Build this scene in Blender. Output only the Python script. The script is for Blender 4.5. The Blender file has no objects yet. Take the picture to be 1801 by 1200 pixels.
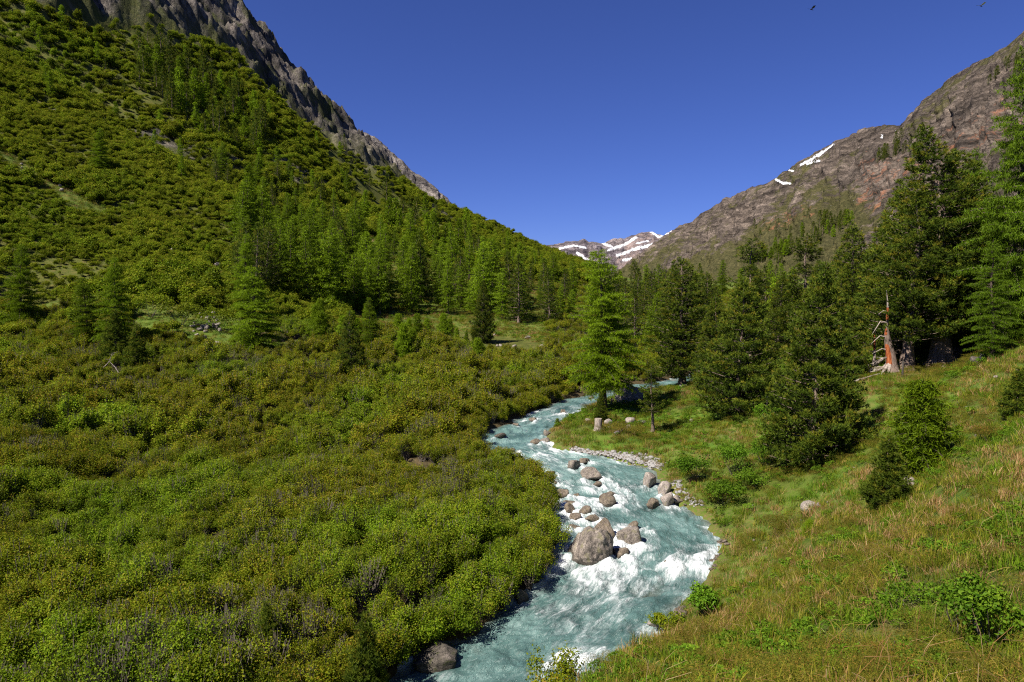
import bpy, math
import numpy as np
from math import radians, sin, cos, pi

# ------------------------------------------------------------------ camera, world, sun, exposure
sc = bpy.context.scene
F_PX, CX, CY, PITCH = 1200.0, 900.5, 600.0, math.atan(80 / 1200.0)
cam_d = bpy.data.cameras.new('camera')
cam = bpy.data.objects.new('camera', cam_d)
sc.collection.objects.link(cam)
cam.location = (0, 0, 0)
cam.rotation_euler = (radians(90) - PITCH, 0, 0)
cam_d.sensor_width = 36.0
cam_d.lens = 36.0 * F_PX / 1801.0
cam_d.clip_start, cam_d.clip_end = 0.1, 30000
sc.camera = cam

SUN_EL = radians(51)
SUN_AZ = math.atan2(-0.80, -0.60)            # compass angle from +Y towards +X
sun_dir = (cos(SUN_EL) * sin(SUN_AZ), cos(SUN_EL) * cos(SUN_AZ), sin(SUN_EL))
world = bpy.data.worlds.new('World')
sc.world = world
world.use_nodes = True
wn = world.node_tree.nodes
wl = world.node_tree.links
wn.clear()
sky = wn.new('ShaderNodeTexSky')
sky.sky_type = 'NISHITA'
sky.sun_disc = False
sky.sun_elevation = SUN_EL
sky.sun_rotation = SUN_AZ
sky.altitude = 2100
sky.air_density = 1.0
sky.dust_density = 0.05
sky.ozone_density = 7.0
bg = wn.new('ShaderNodeBackground')
bg.inputs['Strength'].default_value = 0.0425
wo = wn.new('ShaderNodeOutputWorld')
tint = wn.new('ShaderNodeMix')
tint.data_type = 'RGBA'
tint.blend_type = 'MULTIPLY'
tint.inputs[0].default_value = 1.0
tint.inputs[7].default_value = (0.68, 0.71, 1.22, 1)       # deeper alpine blue
wl.new(sky.outputs[0], tint.inputs[6])
wl.new(tint.outputs[2], bg.inputs[0])
wl.new(bg.outputs[0], wo.inputs[0])
sun_l = bpy.data.lights.new('sun', 'SUN')
sun_l.energy = 4.8
sun_l.angle = radians(0.5)
sun_l.color = (1.0, 0.93, 0.82)
sun = bpy.data.objects.new('sun', sun_l)
sc.collection.objects.link(sun)
from mathutils import Vector
sun.rotation_euler = Vector(sun_dir).to_track_quat('Z', 'Y').to_euler()
sun.location = (-60, -40, 120)
sc.view_settings.view_transform = 'Standard'
sc.view_settings.look = 'None'
sc.view_settings.exposure = 1.08
sc.view_settings.gamma = 1.0
sc.view_settings.use_curve_mapping = False
sc.render.engine = 'CYCLES'
sc.cycles.use_denoising = False
sc.cycles.filter_width = 1.15
sc.cycles.max_bounces = 5
sc.cycles.diffuse_bounces = 4
sc.cycles.transmission_bounces = 3
sc.cycles.sample_clamp_indirect = 4.0
sc.cycles.sample_clamp_direct = 12.0

rng = np.random.default_rng(7)
COL = sc.collection


# ------------------------------------------------------------------ maths helpers
def ray(px, py):
    """image position of the photograph -> (u, w): direction (u, 1, w) in the world"""
    v = (CY - py) / F_PX
    yy = cos(PITCH) + v * sin(PITCH)
    return ((px - CX) / F_PX) / yy, (v * cos(PITCH) - sin(PITCH)) / yy


def pix(x, y, z):
    """world -> photograph pixels"""
    fwd = y * cos(PITCH) - z * sin(PITCH)
    up = y * sin(PITCH) + z * cos(PITCH)
    return CX + F_PX * x / fwd, CY - F_PX * up / fwd


def _hash(ix, iy, iz, seed):
    h = (ix * 374761393 + iy * 668265263 + iz * 2147483647 + seed * 974711) & 0xFFFFFFFF
    h = ((h ^ (h >> 13)) * 1274126177) & 0xFFFFFFFF
    h = ((h ^ (h >> 16)) * 2246822519) & 0xFFFFFFFF
    h = h ^ (h >> 15)
    return (h & 0xFFFFFF) / float(0xFFFFFF)


def vnoise(x, y, z=None, seed=0):
    x = np.asarray(x, float)
    y = np.asarray(y, float)
    z = np.zeros_like(x) if z is None else np.asarray(z, float)
    ix, iy, iz = np.floor(x).astype(np.int64), np.floor(y).astype(np.int64), np.floor(z).astype(np.int64)
    fx, fy, fz = x - ix, y - iy, z - iz
    fx = fx * fx * fx * (fx * (fx * 6 - 15) + 10)
    fy = fy * fy * fy * (fy * (fy * 6 - 15) + 10)
    fz = fz * fz * fz * (fz * (fz * 6 - 15) + 10)
    r = 0
    for dx in (0, 1):
        for dy in (0, 1):
            for dz in (0, 1):
                r = r + _hash(ix + dx, iy + dy, iz + dz, seed) * (fx if dx else 1 - fx) * (fy if dy else 1 - fy) * (fz if dz else 1 - fz)
    return r * 2 - 1


def fbm(x, y, z=None, seed=0, oct=4, ridged=False, gain=0.5):
    a, s, t = 1.0, 0.0, 0.0
    f = 1.0
    for o in range(oct):
        n = vnoise(x * f, y * f, None if z is None else z * f, seed + o * 17)
        if ridged:
            n = 1 - 2 * np.abs(n)
        s = s + n * a
        t += a
        a *= gain
        f *= 2.03
    return s / t


def sstep(a, b, x):
    t = np.clip((x - a) / (b - a), 0, 1)
    return t * t * (3 - 2 * t)


# ------------------------------------------------------------------ mesh helpers
def make_mesh(name, verts, faces, mats=(), mat_idx=None, smooth=False, attrs=None):
    """faces: list of (M,k) index arrays"""
    me = bpy.data.meshes.new(name)
    verts = np.ascontiguousarray(verts, dtype=np.float32)
    me.vertices.add(len(verts))
    me.vertices.foreach_set('co', verts.ravel())
    fl = [np.asarray(f, np.int32) for f in faces if len(f)]
    loops = np.concatenate([f.ravel() for f in fl])
    tot = np.concatenate([np.full(len(f), f.shape[1], np.int32) for f in fl])
    start = np.concatenate([[0], np.cumsum(tot)[:-1]]).astype(np.int32)
    me.loops.add(len(loops))
    me.loops.foreach_set('vertex_index', loops)
    me.polygons.add(len(tot))
    me.polygons.foreach_set('loop_start', start)
    for m in mats:
        me.materials.append(m)
    if mat_idx is not None:
        me.polygons.foreach_set('material_index', np.asarray(mat_idx, np.int32))
    me.polygons.foreach_set('use_smooth', np.full(len(tot), smooth, bool))
    for k, a in (attrs or {}).items():
        a = np.asarray(a, np.float32)
        if a.ndim == 2:
            at = me.attributes.new(k, 'FLOAT_VECTOR', 'POINT')
            at.data.foreach_set('vector', a.ravel())
        else:
            at = me.attributes.new(k, 'FLOAT', 'POINT')
            at.data.foreach_set('value', a)
    me.update(calc_edges=True)
    return me


def grid_faces(nr, nc):
    i = np.arange(nr * nc).reshape(nr, nc)
    return np.stack([i[:-1, :-1], i[:-1, 1:], i[1:, 1:], i[1:, :-1]], -1).reshape(-1, 4)


def obj(name, me, parent=None, loc=(0, 0, 0), rz=0.0, scale=(1, 1, 1), rot=None):
    o = bpy.data.objects.new(name, me)
    COL.objects.link(o)
    o.location = loc
    o.rotation_euler = rot if rot is not None else (0, 0, rz)
    o.scale = scale
    if parent is not None:
        o.parent = parent
    return o


def tag(o, label=None, cat=None, group=None, kind=None):
    if label:
        o['label'] = label
    if cat:
        o['category'] = cat
    if group:
        o['group'] = group
    if kind:
        o['kind'] = kind
    return o


def empty(name, loc, rz=0, scale=(1, 1, 1), rot=None):
    o = bpy.data.objects.new(name, None)
    COL.objects.link(o)
    o.empty_display_size = 0.3
    o.location = loc
    o.rotation_euler = rot if rot is not None else (0, 0, rz)
    o.scale = scale
    return o


class MB:
    """collects pieces into one mesh"""
    def __init__(s):
        s.v, s.f3, s.f4, s.t, s.n = [], [], [], [], 0

    def add(s, v, f, tint=0.5):
        v = np.asarray(v, float)
        f = np.asarray(f, int) + s.n
        s.v.append(v)
        (s.f3 if f.shape[1] == 3 else s.f4).append(f)
        s.t.append(np.full(len(v), tint) if np.isscalar(tint) else np.asarray(tint))
        s.n += len(v)

    def tube(s, pts, rad, sides=6, tint=0.5, cap=True):
        pts = np.asarray(pts, float)
        rad = np.broadcast_to(np.asarray(rad, float), (len(pts),))
        tan = np.gradient(pts, axis=0)
        tan /= np.linalg.norm(tan, axis=1, keepdims=True) + 1e-9
        ref = np.where(np.abs(tan[:, 2:3]) > 0.9, np.array([[1.0, 0, 0]]), np.array([[0, 0, 1.0]]))
        a = np.cross(tan, ref)
        a /= np.linalg.norm(a, axis=1, keepdims=True) + 1e-9
        b = np.cross(tan, a)
        th = np.arange(sides) / sides * 2 * pi
        ring = pts[:, None] + rad[:, None, None] * (a[:, None] * np.cos(th)[None, :, None] + b[:, None] * np.sin(th)[None, :, None])
        n = len(pts)
        v = ring.reshape(-1, 3)
        i = np.arange(n * sides).reshape(n, sides)
        j = np.roll(i, -1, 1)
        f = np.stack([i[:-1], j[:-1], j[1:], i[1:]], -1).reshape(-1, 4)
        s.add(v, f, tint)
        if cap:
            c = len(v)
            tip = np.vstack([ring[-1], pts[-1:]])
            k = np.arange(sides)
            s.add(tip, np.stack([k, np.roll(k, -1), np.full(sides, sides)], -1), tint)

    def mesh(s, name, mats, smooth=False):
        fs, n3, n4 = [], 0, 0
        if s.f3:
            fs.append(np.concatenate(s.f3))
        if s.f4:
            fs.append(np.concatenate(s.f4))
        return make_mesh(name, np.concatenate(s.v), fs, mats, smooth=smooth, attrs={'tint': np.concatenate(s.t)})


# ------------------------------------------------------------------ material helpers
class NT:
    def __init__(s, name):
        s.m = bpy.data.materials.new(name)
        s.m.use_nodes = True
        s.t = s.m.node_tree
        s.t.nodes.clear()
        s.out = s.t.nodes.new('ShaderNodeOutputMaterial')

    def n(s, typ, **kw):
        nd = s.t.nodes.new(typ)
        for k, v in kw.items():
            setattr(nd, k, v)
        return nd

    def l(s, a, b):
        s.t.links.new(a, b)

    def val(s, x, sock):
        if hasattr(x, 'is_linked') or hasattr(x, 'links'):
            s.l(x, sock)
        else:
            if hasattr(sock, 'default_value'):
                try:
                    sock.default_value = x
                except Exception:
                    sock.default_value = (*x, 1.0)

    def math(s, op, a, b=0.5, clamp=False):
        nd = s.n('ShaderNodeMath', operation=op, use_clamp=clamp)
        s.val(a, nd.inputs[0])
        s.val(b, nd.inputs[1])
        return nd.outputs[0]

    def mix(s, fac, a, b, mode='MIX'):
        nd = s.n('ShaderNodeMix', data_type='RGBA', blend_type=mode)
        s.val(fac, nd.inputs[0])
        s.val(a, nd.inputs[6])
        s.val(b, nd.inputs[7])
        return nd.outputs[2]

    def noise(s, scale, vec=None, detail=4, rough=0.55, dist=0.0, out='Fac'):
        nd = s.n('ShaderNodeTexNoise')
        nd.inputs['Scale'].default_value = scale
        nd.inputs['Detail'].default_value = detail
        nd.inputs['Roughness'].default_value = rough
        nd.inputs['Distortion'].default_value = dist
        if vec is not None:
            s.l(vec, nd.inputs['Vector'])
        return nd.outputs[out]

    def vor(s, scale, vec=None, feature='F1', out='Distance'):
        nd = s.n('ShaderNodeTexVoronoi', feature=feature)
        nd.inputs['Scale'].default_value = scale
        if vec is not None:
            s.l(vec, nd.inputs['Vector'])
        return nd.outputs[out]

    def ramp(s, fac, stops, interp='LINEAR'):
        nd = s.n('ShaderNodeValToRGB')
        cr = nd.color_ramp
        cr.interpolation = interp
        while len(cr.elements) < len(stops):
            cr.elements.new(0.5)
        for e, (p, c) in zip(cr.elements, stops):
            e.position = p
            e.color = (*c, 1) if not np.isscalar(c) else (c, c, c, 1)
        s.val(fac, nd.inputs[0])
        return nd.outputs[0]

    def attr(s, name, out='Fac'):
        return s.n('ShaderNodeAttribute', attribute_name=name).outputs[out]

    def pos(s):
        return s.n('ShaderNodeNewGeometry').outputs['Position']

    def objco(s):
        return s.n('ShaderNodeTexCoord').outputs['Object']

    def stretch(s, vec, sc3):
        nd = s.n('ShaderNodeVectorMath', operation='MULTIPLY')
        s.l(vec, nd.inputs[0])
        nd.inputs[1].default_value = sc3
        return nd.outputs[0]

    def bump(s, h, strength=0.5, dist=0.1):
        nd = s.n('ShaderNodeBump')
        nd.inputs['Strength'].default_value = strength
        nd.inputs['Distance'].default_value = dist
        s.l(h, nd.inputs['Height'])
        return nd.outputs[0]

    def princ(s, col, rough=0.8, spec=0.3, normal=None):
        nd = s.n('ShaderNodeBsdfPrincipled')
        s.val(col, nd.inputs['Base Color'])
        s.val(rough, nd.inputs['Roughness'])
        nd.inputs['Specular IOR Level'].default_value = spec
        if normal is not None:
            s.l(normal, nd.inputs['Normal'])
        return nd.outputs[0]

    def done(s, sh):
        s.l(sh, s.out.inputs[0])
        return s.m


def leaf_mat(name, stops, region=None, trans=0.3, var=0.5, rscale=0.05):
    """foliage: colour ramp over the per-leaf tint, varied per plant; region = colour mixed in by a large soft noise over the place"""
    t = NT(name)
    c = t.ramp(t.attr('tint'), stops)
    oi = t.n('ShaderNodeObjectInfo')
    if region is not None:
        nz = t.noise(rscale, oi.outputs['Location'], 2)
        nz = t.ramp(nz, [(0.46, 0.0), (0.66, 1.0)])
        c2 = t.ramp(t.attr('tint'), region)
        c = t.mix(nz, c, c2)
    k = t.math('MULTIPLY_ADD', oi.outputs['Random'], var)
    k.node.inputs[2].default_value = 1 - var / 2
    hs = t.n('ShaderNodeHueSaturation')
    t.l(k, hs.inputs['Value'])
    t.l(c, hs.inputs['Color'])
    d = t.n('ShaderNodeBsdfDiffuse')
    tr = t.n('ShaderNodeBsdfTranslucent')
    gl = t.n('ShaderNodeBsdfGlossy')
    gl.inputs['Roughness'].default_value = 0.5
    gl.inputs['Color'].default_value = (0.8, 0.85, 0.8, 1)
    t.l(hs.outputs[0], d.inputs[0])
    t.l(hs.outputs[0], tr.inputs[0])
    m = t.n('ShaderNodeMixShader')
    m.inputs[0].default_value = trans
    t.l(d.outputs[0], m.inputs[1])
    t.l(tr.outputs[0], m.inputs[2])
    m2 = t.n('ShaderNodeMixShader')
    m2.inputs[0].default_value = 0.004
    t.l(m.outputs[0], m2.inputs[1])
    t.l(gl.outputs[0], m2.inputs[2])
    return t.done(m2.outputs[0])


def bark_mat(name, c1, c2, c3, sc=1.0):
    t = NT(name)
    v = t.stretch(t.objco(), (3 * sc, 3 * sc, 0.6 * sc))
    n = t.noise(4, v, 5, 0.65)
    c = t.ramp(n, [(0.3, c1), (0.52, c2), (0.75, c3)])
    return t.done(t.princ(c, 0.9, 0.15, t.bump(n, 0.8, 0.08)))


def rock_mat(name, dark, mid, light, lichen=None, sc=1.0, wet=None):
    t = NT(name)
    p = t.objco()
    n = t.noise(1.6 * sc, p, 8, 0.65, 0.4)
    n2 = t.noise(9 * sc, p, 6, 0.7)
    c = t.ramp(n, [(0.3, dark), (0.5, mid), (0.72, light)])
    sp = t.ramp(n2, [(0.36, 0.40), (0.5, 1.0), (0.64, 1.4)])
    c = t.mix(1.0, c, sp, 'MULTIPLY')
    n3 = t.noise(26 * sc, p, 4, 0.75)
    c = t.mix(1.0, c, t.ramp(n3, [(0.36, 0.45), (0.5, 1.0), (0.66, 1.6)]), 'MULTIPLY')
    if lichen:
        f = t.ramp(t.noise(2.7 * sc, p, 5, 0.7, 0.6), [(0.55, 0.0), (0.63, 0.8)])
        c = t.mix(f, c, lichen)
    rough = 0.85
    if wet is not None:                      # splashed, wet foot of the rock
        z = t.n('ShaderNodeSeparateXYZ')
        t.l(p, z.inputs[0])
        zz = t.math('ADD', z.outputs[2], t.math('MULTIPLY', t.noise(3, p, 3), 0.5))
        f = t.ramp(zz, [(wet, 1.0), (wet + 0.16, 0.0)])
        c = t.mix(t.math('MULTIPLY', f, 0.75), c, (0.035, 0.03, 0.024))
        rough = t.math('MULTIPLY_ADD', f, -0.5)
        rough.node.inputs[2].default_value = 0.85
    h = t.math('ADD', t.math('MULTIPLY', n, 0.6), t.math('MULTIPLY', n2, 0.4))
    return t.done(t.princ(c, rough, 0.3, t.bump(h, 0.9, 0.12 / sc)))


# greens
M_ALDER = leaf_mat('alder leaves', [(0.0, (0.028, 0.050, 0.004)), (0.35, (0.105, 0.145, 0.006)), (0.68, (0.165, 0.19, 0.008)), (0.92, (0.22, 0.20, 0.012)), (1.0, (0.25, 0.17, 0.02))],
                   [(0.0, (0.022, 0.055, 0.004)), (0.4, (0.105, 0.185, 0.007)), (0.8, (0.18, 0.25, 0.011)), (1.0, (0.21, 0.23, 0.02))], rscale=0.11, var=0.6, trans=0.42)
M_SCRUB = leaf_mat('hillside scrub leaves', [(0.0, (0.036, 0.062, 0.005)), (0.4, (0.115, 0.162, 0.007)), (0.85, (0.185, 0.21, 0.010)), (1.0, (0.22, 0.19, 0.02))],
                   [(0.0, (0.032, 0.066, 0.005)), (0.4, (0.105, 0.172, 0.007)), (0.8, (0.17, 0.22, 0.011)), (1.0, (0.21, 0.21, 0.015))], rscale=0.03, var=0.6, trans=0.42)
M_LARCH = leaf_mat('larch needles', [(0.0, (0.038, 0.070, 0.004)), (0.5, (0.108, 0.175, 0.006)), (1.0, (0.20, 0.285, 0.010))], trans=0.4, var=0.6)
M_LARCH_OLD = leaf_mat('old larch needles', [(0.0, (0.030, 0.058, 0.005)), (0.5, (0.075, 0.135, 0.007)), (1.0, (0.14, 0.21, 0.010))], trans=0.35, var=0.3)
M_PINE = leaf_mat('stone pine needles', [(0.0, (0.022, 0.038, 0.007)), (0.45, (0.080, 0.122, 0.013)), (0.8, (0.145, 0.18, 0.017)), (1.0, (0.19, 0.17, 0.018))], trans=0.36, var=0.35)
M_BUSH = leaf_mat('willow leaves', [(0.0, (0.022, 0.062, 0.005)), (0.5, (0.070, 0.15, 0.008)), (1.0, (0.13, 0.23, 0.014))], trans=0.35)
M_HERB = leaf_mat('herb leaves', [(0.0, (0.028, 0.070, 0.005)), (0.5, (0.072, 0.145, 0.008)), (1.0, (0.135, 0.215, 0.014))], trans=0.35)
M_JUNI = leaf_mat('juniper needles', [(0.0, (0.040, 0.044, 0.008)), (0.5, (0.090, 0.092, 0.011)), (0.92, (0.15, 0.12, 0.015)), (1.0, (0.20, 0.09, 0.025))], trans=0.1)
M_GRASS = leaf_mat('meadow grass', [(0.0, (0.055, 0.090, 0.006)), (0.4, (0.125, 0.150, 0.008)), (0.7, (0.20, 0.18, 0.018)), (0.9, (0.31, 0.21, 0.06)), (1.0, (0.36, 0.20, 0.08))],
                   [(0.0, (0.04, 0.09, 0.005)), (0.5, (0.090, 0.180, 0.007)), (0.9, (0.16, 0.22, 0.014)), (1.0, (0.28, 0.23, 0.06))], trans=0.35, rscale=0.25)
M_DRY = leaf_mat('dry grass', [(0.0, (0.15, 0.065, 0.022)), (0.5, (0.28, 0.155, 0.06)), (1.0, (0.42, 0.31, 0.17))], trans=0.3)
M_TWIG = bark_mat('twigs', (0.05, 0.04, 0.032), (0.12, 0.10, 0.08), (0.2, 0.18, 0.15))
M_BARK_L = bark_mat('larch bark', (0.04, 0.03, 0.022), (0.095, 0.07, 0.055), (0.16, 0.12, 0.095))
M_BARK_P = bark_mat('stone pine bark', (0.07, 0.05, 0.04), (0.17, 0.125, 0.10), (0.29, 0.22, 0.18))
M_DEAD = bark_mat('weathered grey wood', (0.13, 0.105, 0.09), (0.28, 0.235, 0.20), (0.42, 0.36, 0.31))
M_REDW = bark_mat('red heartwood', (0.10, 0.028, 0.012), (0.28, 0.075, 0.025), (0.42, 0.17, 0.07))
M_BOULDER = rock_mat('river boulder', (0.08, 0.068, 0.058), (0.18, 0.152, 0.13), (0.30, 0.26, 0.225), (0.17, 0.155, 0.09), 1.0, wet=-0.12)
M_BOULDER2 = rock_mat('brown river rock', (0.055, 0.044, 0.034), (0.135, 0.108, 0.082), (0.26, 0.215, 0.17), (0.13, 0.105, 0.055), 1.0, wet=0.08)
M_STONE = rock_mat('pale stone', (0.11, 0.095, 0.085), (0.24, 0.205, 0.18), (0.37, 0.325, 0.29), (0.19, 0.175, 0.10), 1.3)
M_PEBBLE = rock_mat('pebbles', (0.14, 0.135, 0.13), (0.27, 0.26, 0.25), (0.42, 0.40, 0.38), None, 2.0)
M_MOSSROCK = rock_mat('mossy rock', (0.032, 0.028, 0.024), (0.08, 0.068, 0.056), (0.17, 0.145, 0.125), (0.045, 0.05, 0.014), 1.2)


# ------------------------------------------------------------------ terrain: survey points, thin-plate fit
SURV = []


def P(px, py, Y):                       # ground seen at photo position (px,py), Y metres away
    u, w = ray(px, py)
    SURV.append((u, math.log(Y), w))


def Q(px, Y, z):                        # ground height z at that bearing and distance
    u = (px - CX) / F_PX
    SURV.append((u, math.log(Y), z / Y))


for px, rows in {
    -600: [(3, -3.5), (10, -11), (20, -12.6), (40, -9), (60, 0), (90, 25), (140, 70), (200, 130), (300, 220), (600, 420), (1600, 700)],
    0: [(3, -3.2), (8, -9), (14, -13.2), (20, -13.0), (40, -11.2), (58, -10), (85, -7.3), (105, -1.5), (125, 10.5), (160, 34), (210, 71), (290, 150), (420, 260), (800, 330), (1600, 350)],
    200: [(3, -3), (8, -8.5), (20, -13.3), (30, -13.0), (60, -11), (84, -7), (110, 0.3), (140, 12), (170, 29), (215, 55), (265, 91), (310, 134), (380, 210), (500, 275), (900, 280), (1600, 280)],
    400: [(3, -2.8), (8, -8), (21, -13.4), (37, -13), (63, -11), (86, -7.0), (115, -0.5), (150, 11), (210, 37), (280, 74), (350, 122), (430, 187), (520, 210), (900, 200), (1600, 180)],
    600: [(3, -2.6), (8, -7.5), (22, -13.3), (37, -13), (68, -11), (90, -7.2), (120, -5), (150, 1.5), (220, 21), (340, 61), (470, 115), (560, 125), (900, 110), (1600, 100)],
    750: [(3, -2.4), (8, -7), (16, -13), (50, -12.5), (70, -11.3), (95, -8), (140, -4.7), (190, 5), (280, 22), (480, 66), (600, 66), (1000, 60), (1600, 60)],
    860: [(3, -2.3), (8, -6.6), (14, -10.5), (70, -11.7), (100, -9.7), (140, -5.4), (230, 7), (340, 24), (500, 50), (650, 48), (1200, 45)],
    950: [(3, -2.2), (8, -5.8), (14, -8.8), (110, -9), (130, -6.9), (180, 0), (260, 7), (400, 21), (520, 34), (700, 34), (1400, 35)],
    1050: [(3, -2.1), (8, -5.2), (13, -7.4), (57, -11.9), (130, -7.2), (180, -2), (260, 5), (450, 17), (900, 22), (1600, 25)],
    1150: [(3, -2.0), (8, -4.9), (16, -8.4), (20, -11.0), (58, -11.6), (70, -11.4), (110, -10.6), (150, -7), (250, 0), (500, 8), (1600, 15)],
    1200: [(19, -9.3), (24, -11.9), (66, -11), (75, -10.6)],
    1300: [(3, -1.95), (8, -4.7), (16, -7.8), (24, -10.4), (33.5, -12.35), (44, -11.6), (58, -10.1), (68, -9.4), (110, -9.0), (150, -6), (250, 2), (500, 10), (1600, 15)],
    1400: [(25, -9.2), (40, -10.5), (60, -8.2), (36, -10.9)],
    1500: [(3, -1.9), (8, -4.5), (13, -5.8), (25, -8.5), (44, -8.4), (80, -5), (120, -4), (200, 0), (400, 10), (1600, 30)],
    1570: [(25, -8.1), (52, -6.2)],
    1655: [(30, -7.0), (55, -6.0), (75, -4.6)],
    1801: [(3, -1.85), (6.5, -3.7), (10.5, -4.2), (20, -4.7), (30, -4.6), (44, -3.4), (60, -3.2), (100, -2.5), (200, 4), (400, 20), (1600, 60)],
    2400: [(3, -1.6), (6, -1.7), (10, -1.5), (20, -0.5), (40, 2), (80, 5), (200, 20), (400, 50), (1600, 120)],
}.items():
    for Y, z in rows:
        Q(px, Y, z)

SV = np.array(SURV)
SU, SL = 2.2, 1.0


def _phi(r2):
    return 0.5 * r2 * np.log(r2 + 1e-12)


_S = np.stack([SV[:, 0] * SU, SV[:, 1] * SL], 1)
_n = len(_S)
_D = ((_S[:, None] - _S[None]) ** 2).sum(-1)
_A = np.zeros((_n + 3, _n + 3))
_A[:_n, :_n] = _phi(_D) + np.eye(_n) * 0.004
_A[:_n, _n] = 1
_A[:_n, _n + 1:] = _S
_A[_n:, :_n] = _A[:_n, _n:].T
_co = np.linalg.solve(_A, np.concatenate([SV[:, 2], np.zeros(3)]))


def base_height(x, y):
    x = np.atleast_1d(np.asarray(x, float)).ravel()
    y0 = np.atleast_1d(np.asarray(y, float)).ravel()
    y = np.maximum(y0, 6.0)                      # nearer than that the slope simply goes on up past the camera
    u = np.clip(x / y, -1.6, 1.6) * SU
    l = np.log(y) * SL
    out = np.empty_like(u)
    for i in range(0, len(u), 20000):
        uu, ll = u[i:i + 20000], l[i:i + 20000]
        r2 = (uu[:, None] - _S[None, :, 0]) ** 2 + (ll[:, None] - _S[None, :, 1]) ** 2
        out[i:i + 20000] = _phi(r2) @ _co[:_n] + _co[_n] + _co[_n + 1] * uu + _co[_n + 2] * ll
    return out * y + 0.42 * (y - y0) - 0.012 * (y - y0) ** 2


# river banks as X over Y, water level over Y
LB = np.array([(8, -21), (12, -16), (15, -12.5), (20, -7), (23.7, -4.3), (27, -1.4), (30.3, 0.9), (33.7, 1.6), (38, 1.4), (42, 1.9), (46, 1.6), (48, 0.2), (50, -1.6), (53, -2.6), (56, -3.0), (60, -3.4), (63, -2.0),
               (67.5, 0.6), (78.6, 5.8), (84, 11), (88, 14.4), (91, 19.4), (95, 24), (120, 38), (160, 58)])
RB = np.array([(8, -13), (12, -9), (15, -4.6), (20, 1.6), (24, 5.0), (27.5, 7.2), (31, 9.5), (34.5, 11.2), (38.4, 11.3), (41.4, 10.5), (45.5, 10.5), (48.5, 10.4), (51, 8.9), (53.2, 6.4), (54.8, 4.2), (58, 3.2), (62, 3.7),
               (69, 6.5), (75.5, 9.6), (80, 14), (84, 19), (92, 26.5), (120, 44), (160, 65)])
ZW = np.array([(8, -13.9), (24, -13.35), (35, -13.0), (45, -12.75), (52, -12.55), (60, -12.4), (80, -12.0), (93, -11.4), (120, -10.3), (160, -8.6)])


def zwater(y):
    return np.interp(y, ZW[:, 0], ZW[:, 1])


def river_d(x, y):
    """>0 inside the water, about metres from the nearest bank"""
    l, r = np.interp(y, LB[:, 0], LB[:, 1]), np.interp(y, RB[:, 0], RB[:, 1])
    ls = (np.interp(y + 0.5, LB[:, 0], LB[:, 1]) - np.interp(y - 0.5, LB[:, 0], LB[:, 1]))
    rs = (np.interp(y + 0.5, RB[:, 0], RB[:, 1]) - np.interp(y - 0.5, RB[:, 0], RB[:, 1]))
    d = np.minimum((x - l) / np.sqrt(1 + ls ** 2), (r - x) / np.sqrt(1 + rs ** 2))
    d = d + 0.35 * fbm(x * 0.6, y * 0.6, seed=5, oct=3)
    return np.where((y < 8) | (y > 160), -50, d)


def height(x, y, parts=False):
    x = np.atleast_1d(np.asarray(x, float))
    y = np.atleast_1d(np.asarray(y, float))
    shp = x.shape
    x, y = x.ravel(), y.ravel()
    z = base_height(x, y)
    dist = np.hypot(x, y)
    # relief
    z = z + 0.16 * fbm(x * 0.35, y * 0.35, seed=1, oct=4) * sstep(1, 10, dist)
    z = z + 0.9 * fbm(x * 0.07, y * 0.07, seed=2, oct=3) * sstep(30, 110, dist)
    hill = sstep(5, 60, z) * sstep(95, 180, y)
    z = z + hill * 7 * fbm(x * 0.018, y * 0.018, seed=3, oct=4)
    # gullies down the left hillside
    z = z - hill * 5 * np.clip(fbm((x * 0.35 + y * 0.94) * 0.016, (x * 0.94 - y * 0.35) * 0.004, seed=9, oct=3, ridged=True), 0, 1)
    # cliffs of the left mountain
    u = x / np.maximum(y, 1)
    pxx, pyy = pix(x, np.maximum(y, 5), z)
    edge = np.interp(pxx, [-900, 0, 90, 160, 230, 300, 333, 400, 467, 520, 560, 600, 640, 700, 760], [10, -10, 34, 50, 34, 62, 80, 120, 170, 206, 238, 268, 294, 318, 330])
    rock = sstep(-18, 28, edge - pyy + 30 * fbm(x * 0.02, y * 0.02, seed=21, oct=4)) * sstep(760, 700, pxx) * sstep(150, 220, y)
    cr = fbm(x * 0.03, y * 0.03, z * 0.02, seed=31, oct=5, ridged=True, gain=0.55)
    z = z + rock * (15 * cr + 6.5 * fbm(x * 0.10, y * 0.10, z * 0.05, seed=37, oct=4, ridged=True, gain=0.6))
    # scree and outcrop spots lower on the hillside
    oc = sstep(0.33, 0.5, fbm(x * 0.022, y * 0.022, seed=44, oct=4)) * hill * (1 - rock)
    z = z + oc * 2.5 * (fbm(x * 0.09, y * 0.09, seed=45, oct=3, ridged=True) + 0.3)
    # river channel
    d = river_d(x, y)
    zw = zwater(y)
    bank = zw + 0.22 + 0.28 * np.clip(-d, 0, 3)
    right = x > 0.5 * (np.interp(y, LB[:, 0], LB[:, 1]) + np.interp(y, RB[:, 0], RB[:, 1]))
    k = np.where(d < 0, sstep(0.2, 5.5, -d), 0)
    z2 = bank * (1 - k) + np.maximum(z, bank) * k
    z2 = np.where(d > 0, zw + 0.22 - 1.1 * sstep(0, 1.2, d), z2)
    far = (d < -6) | (y > 158)
    z = np.where(far, z, z2)
    z = z.reshape(shp)
    if parts:
        return z, rock.reshape(shp), oc.reshape(shp), d.reshape(shp)
    return z


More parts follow.
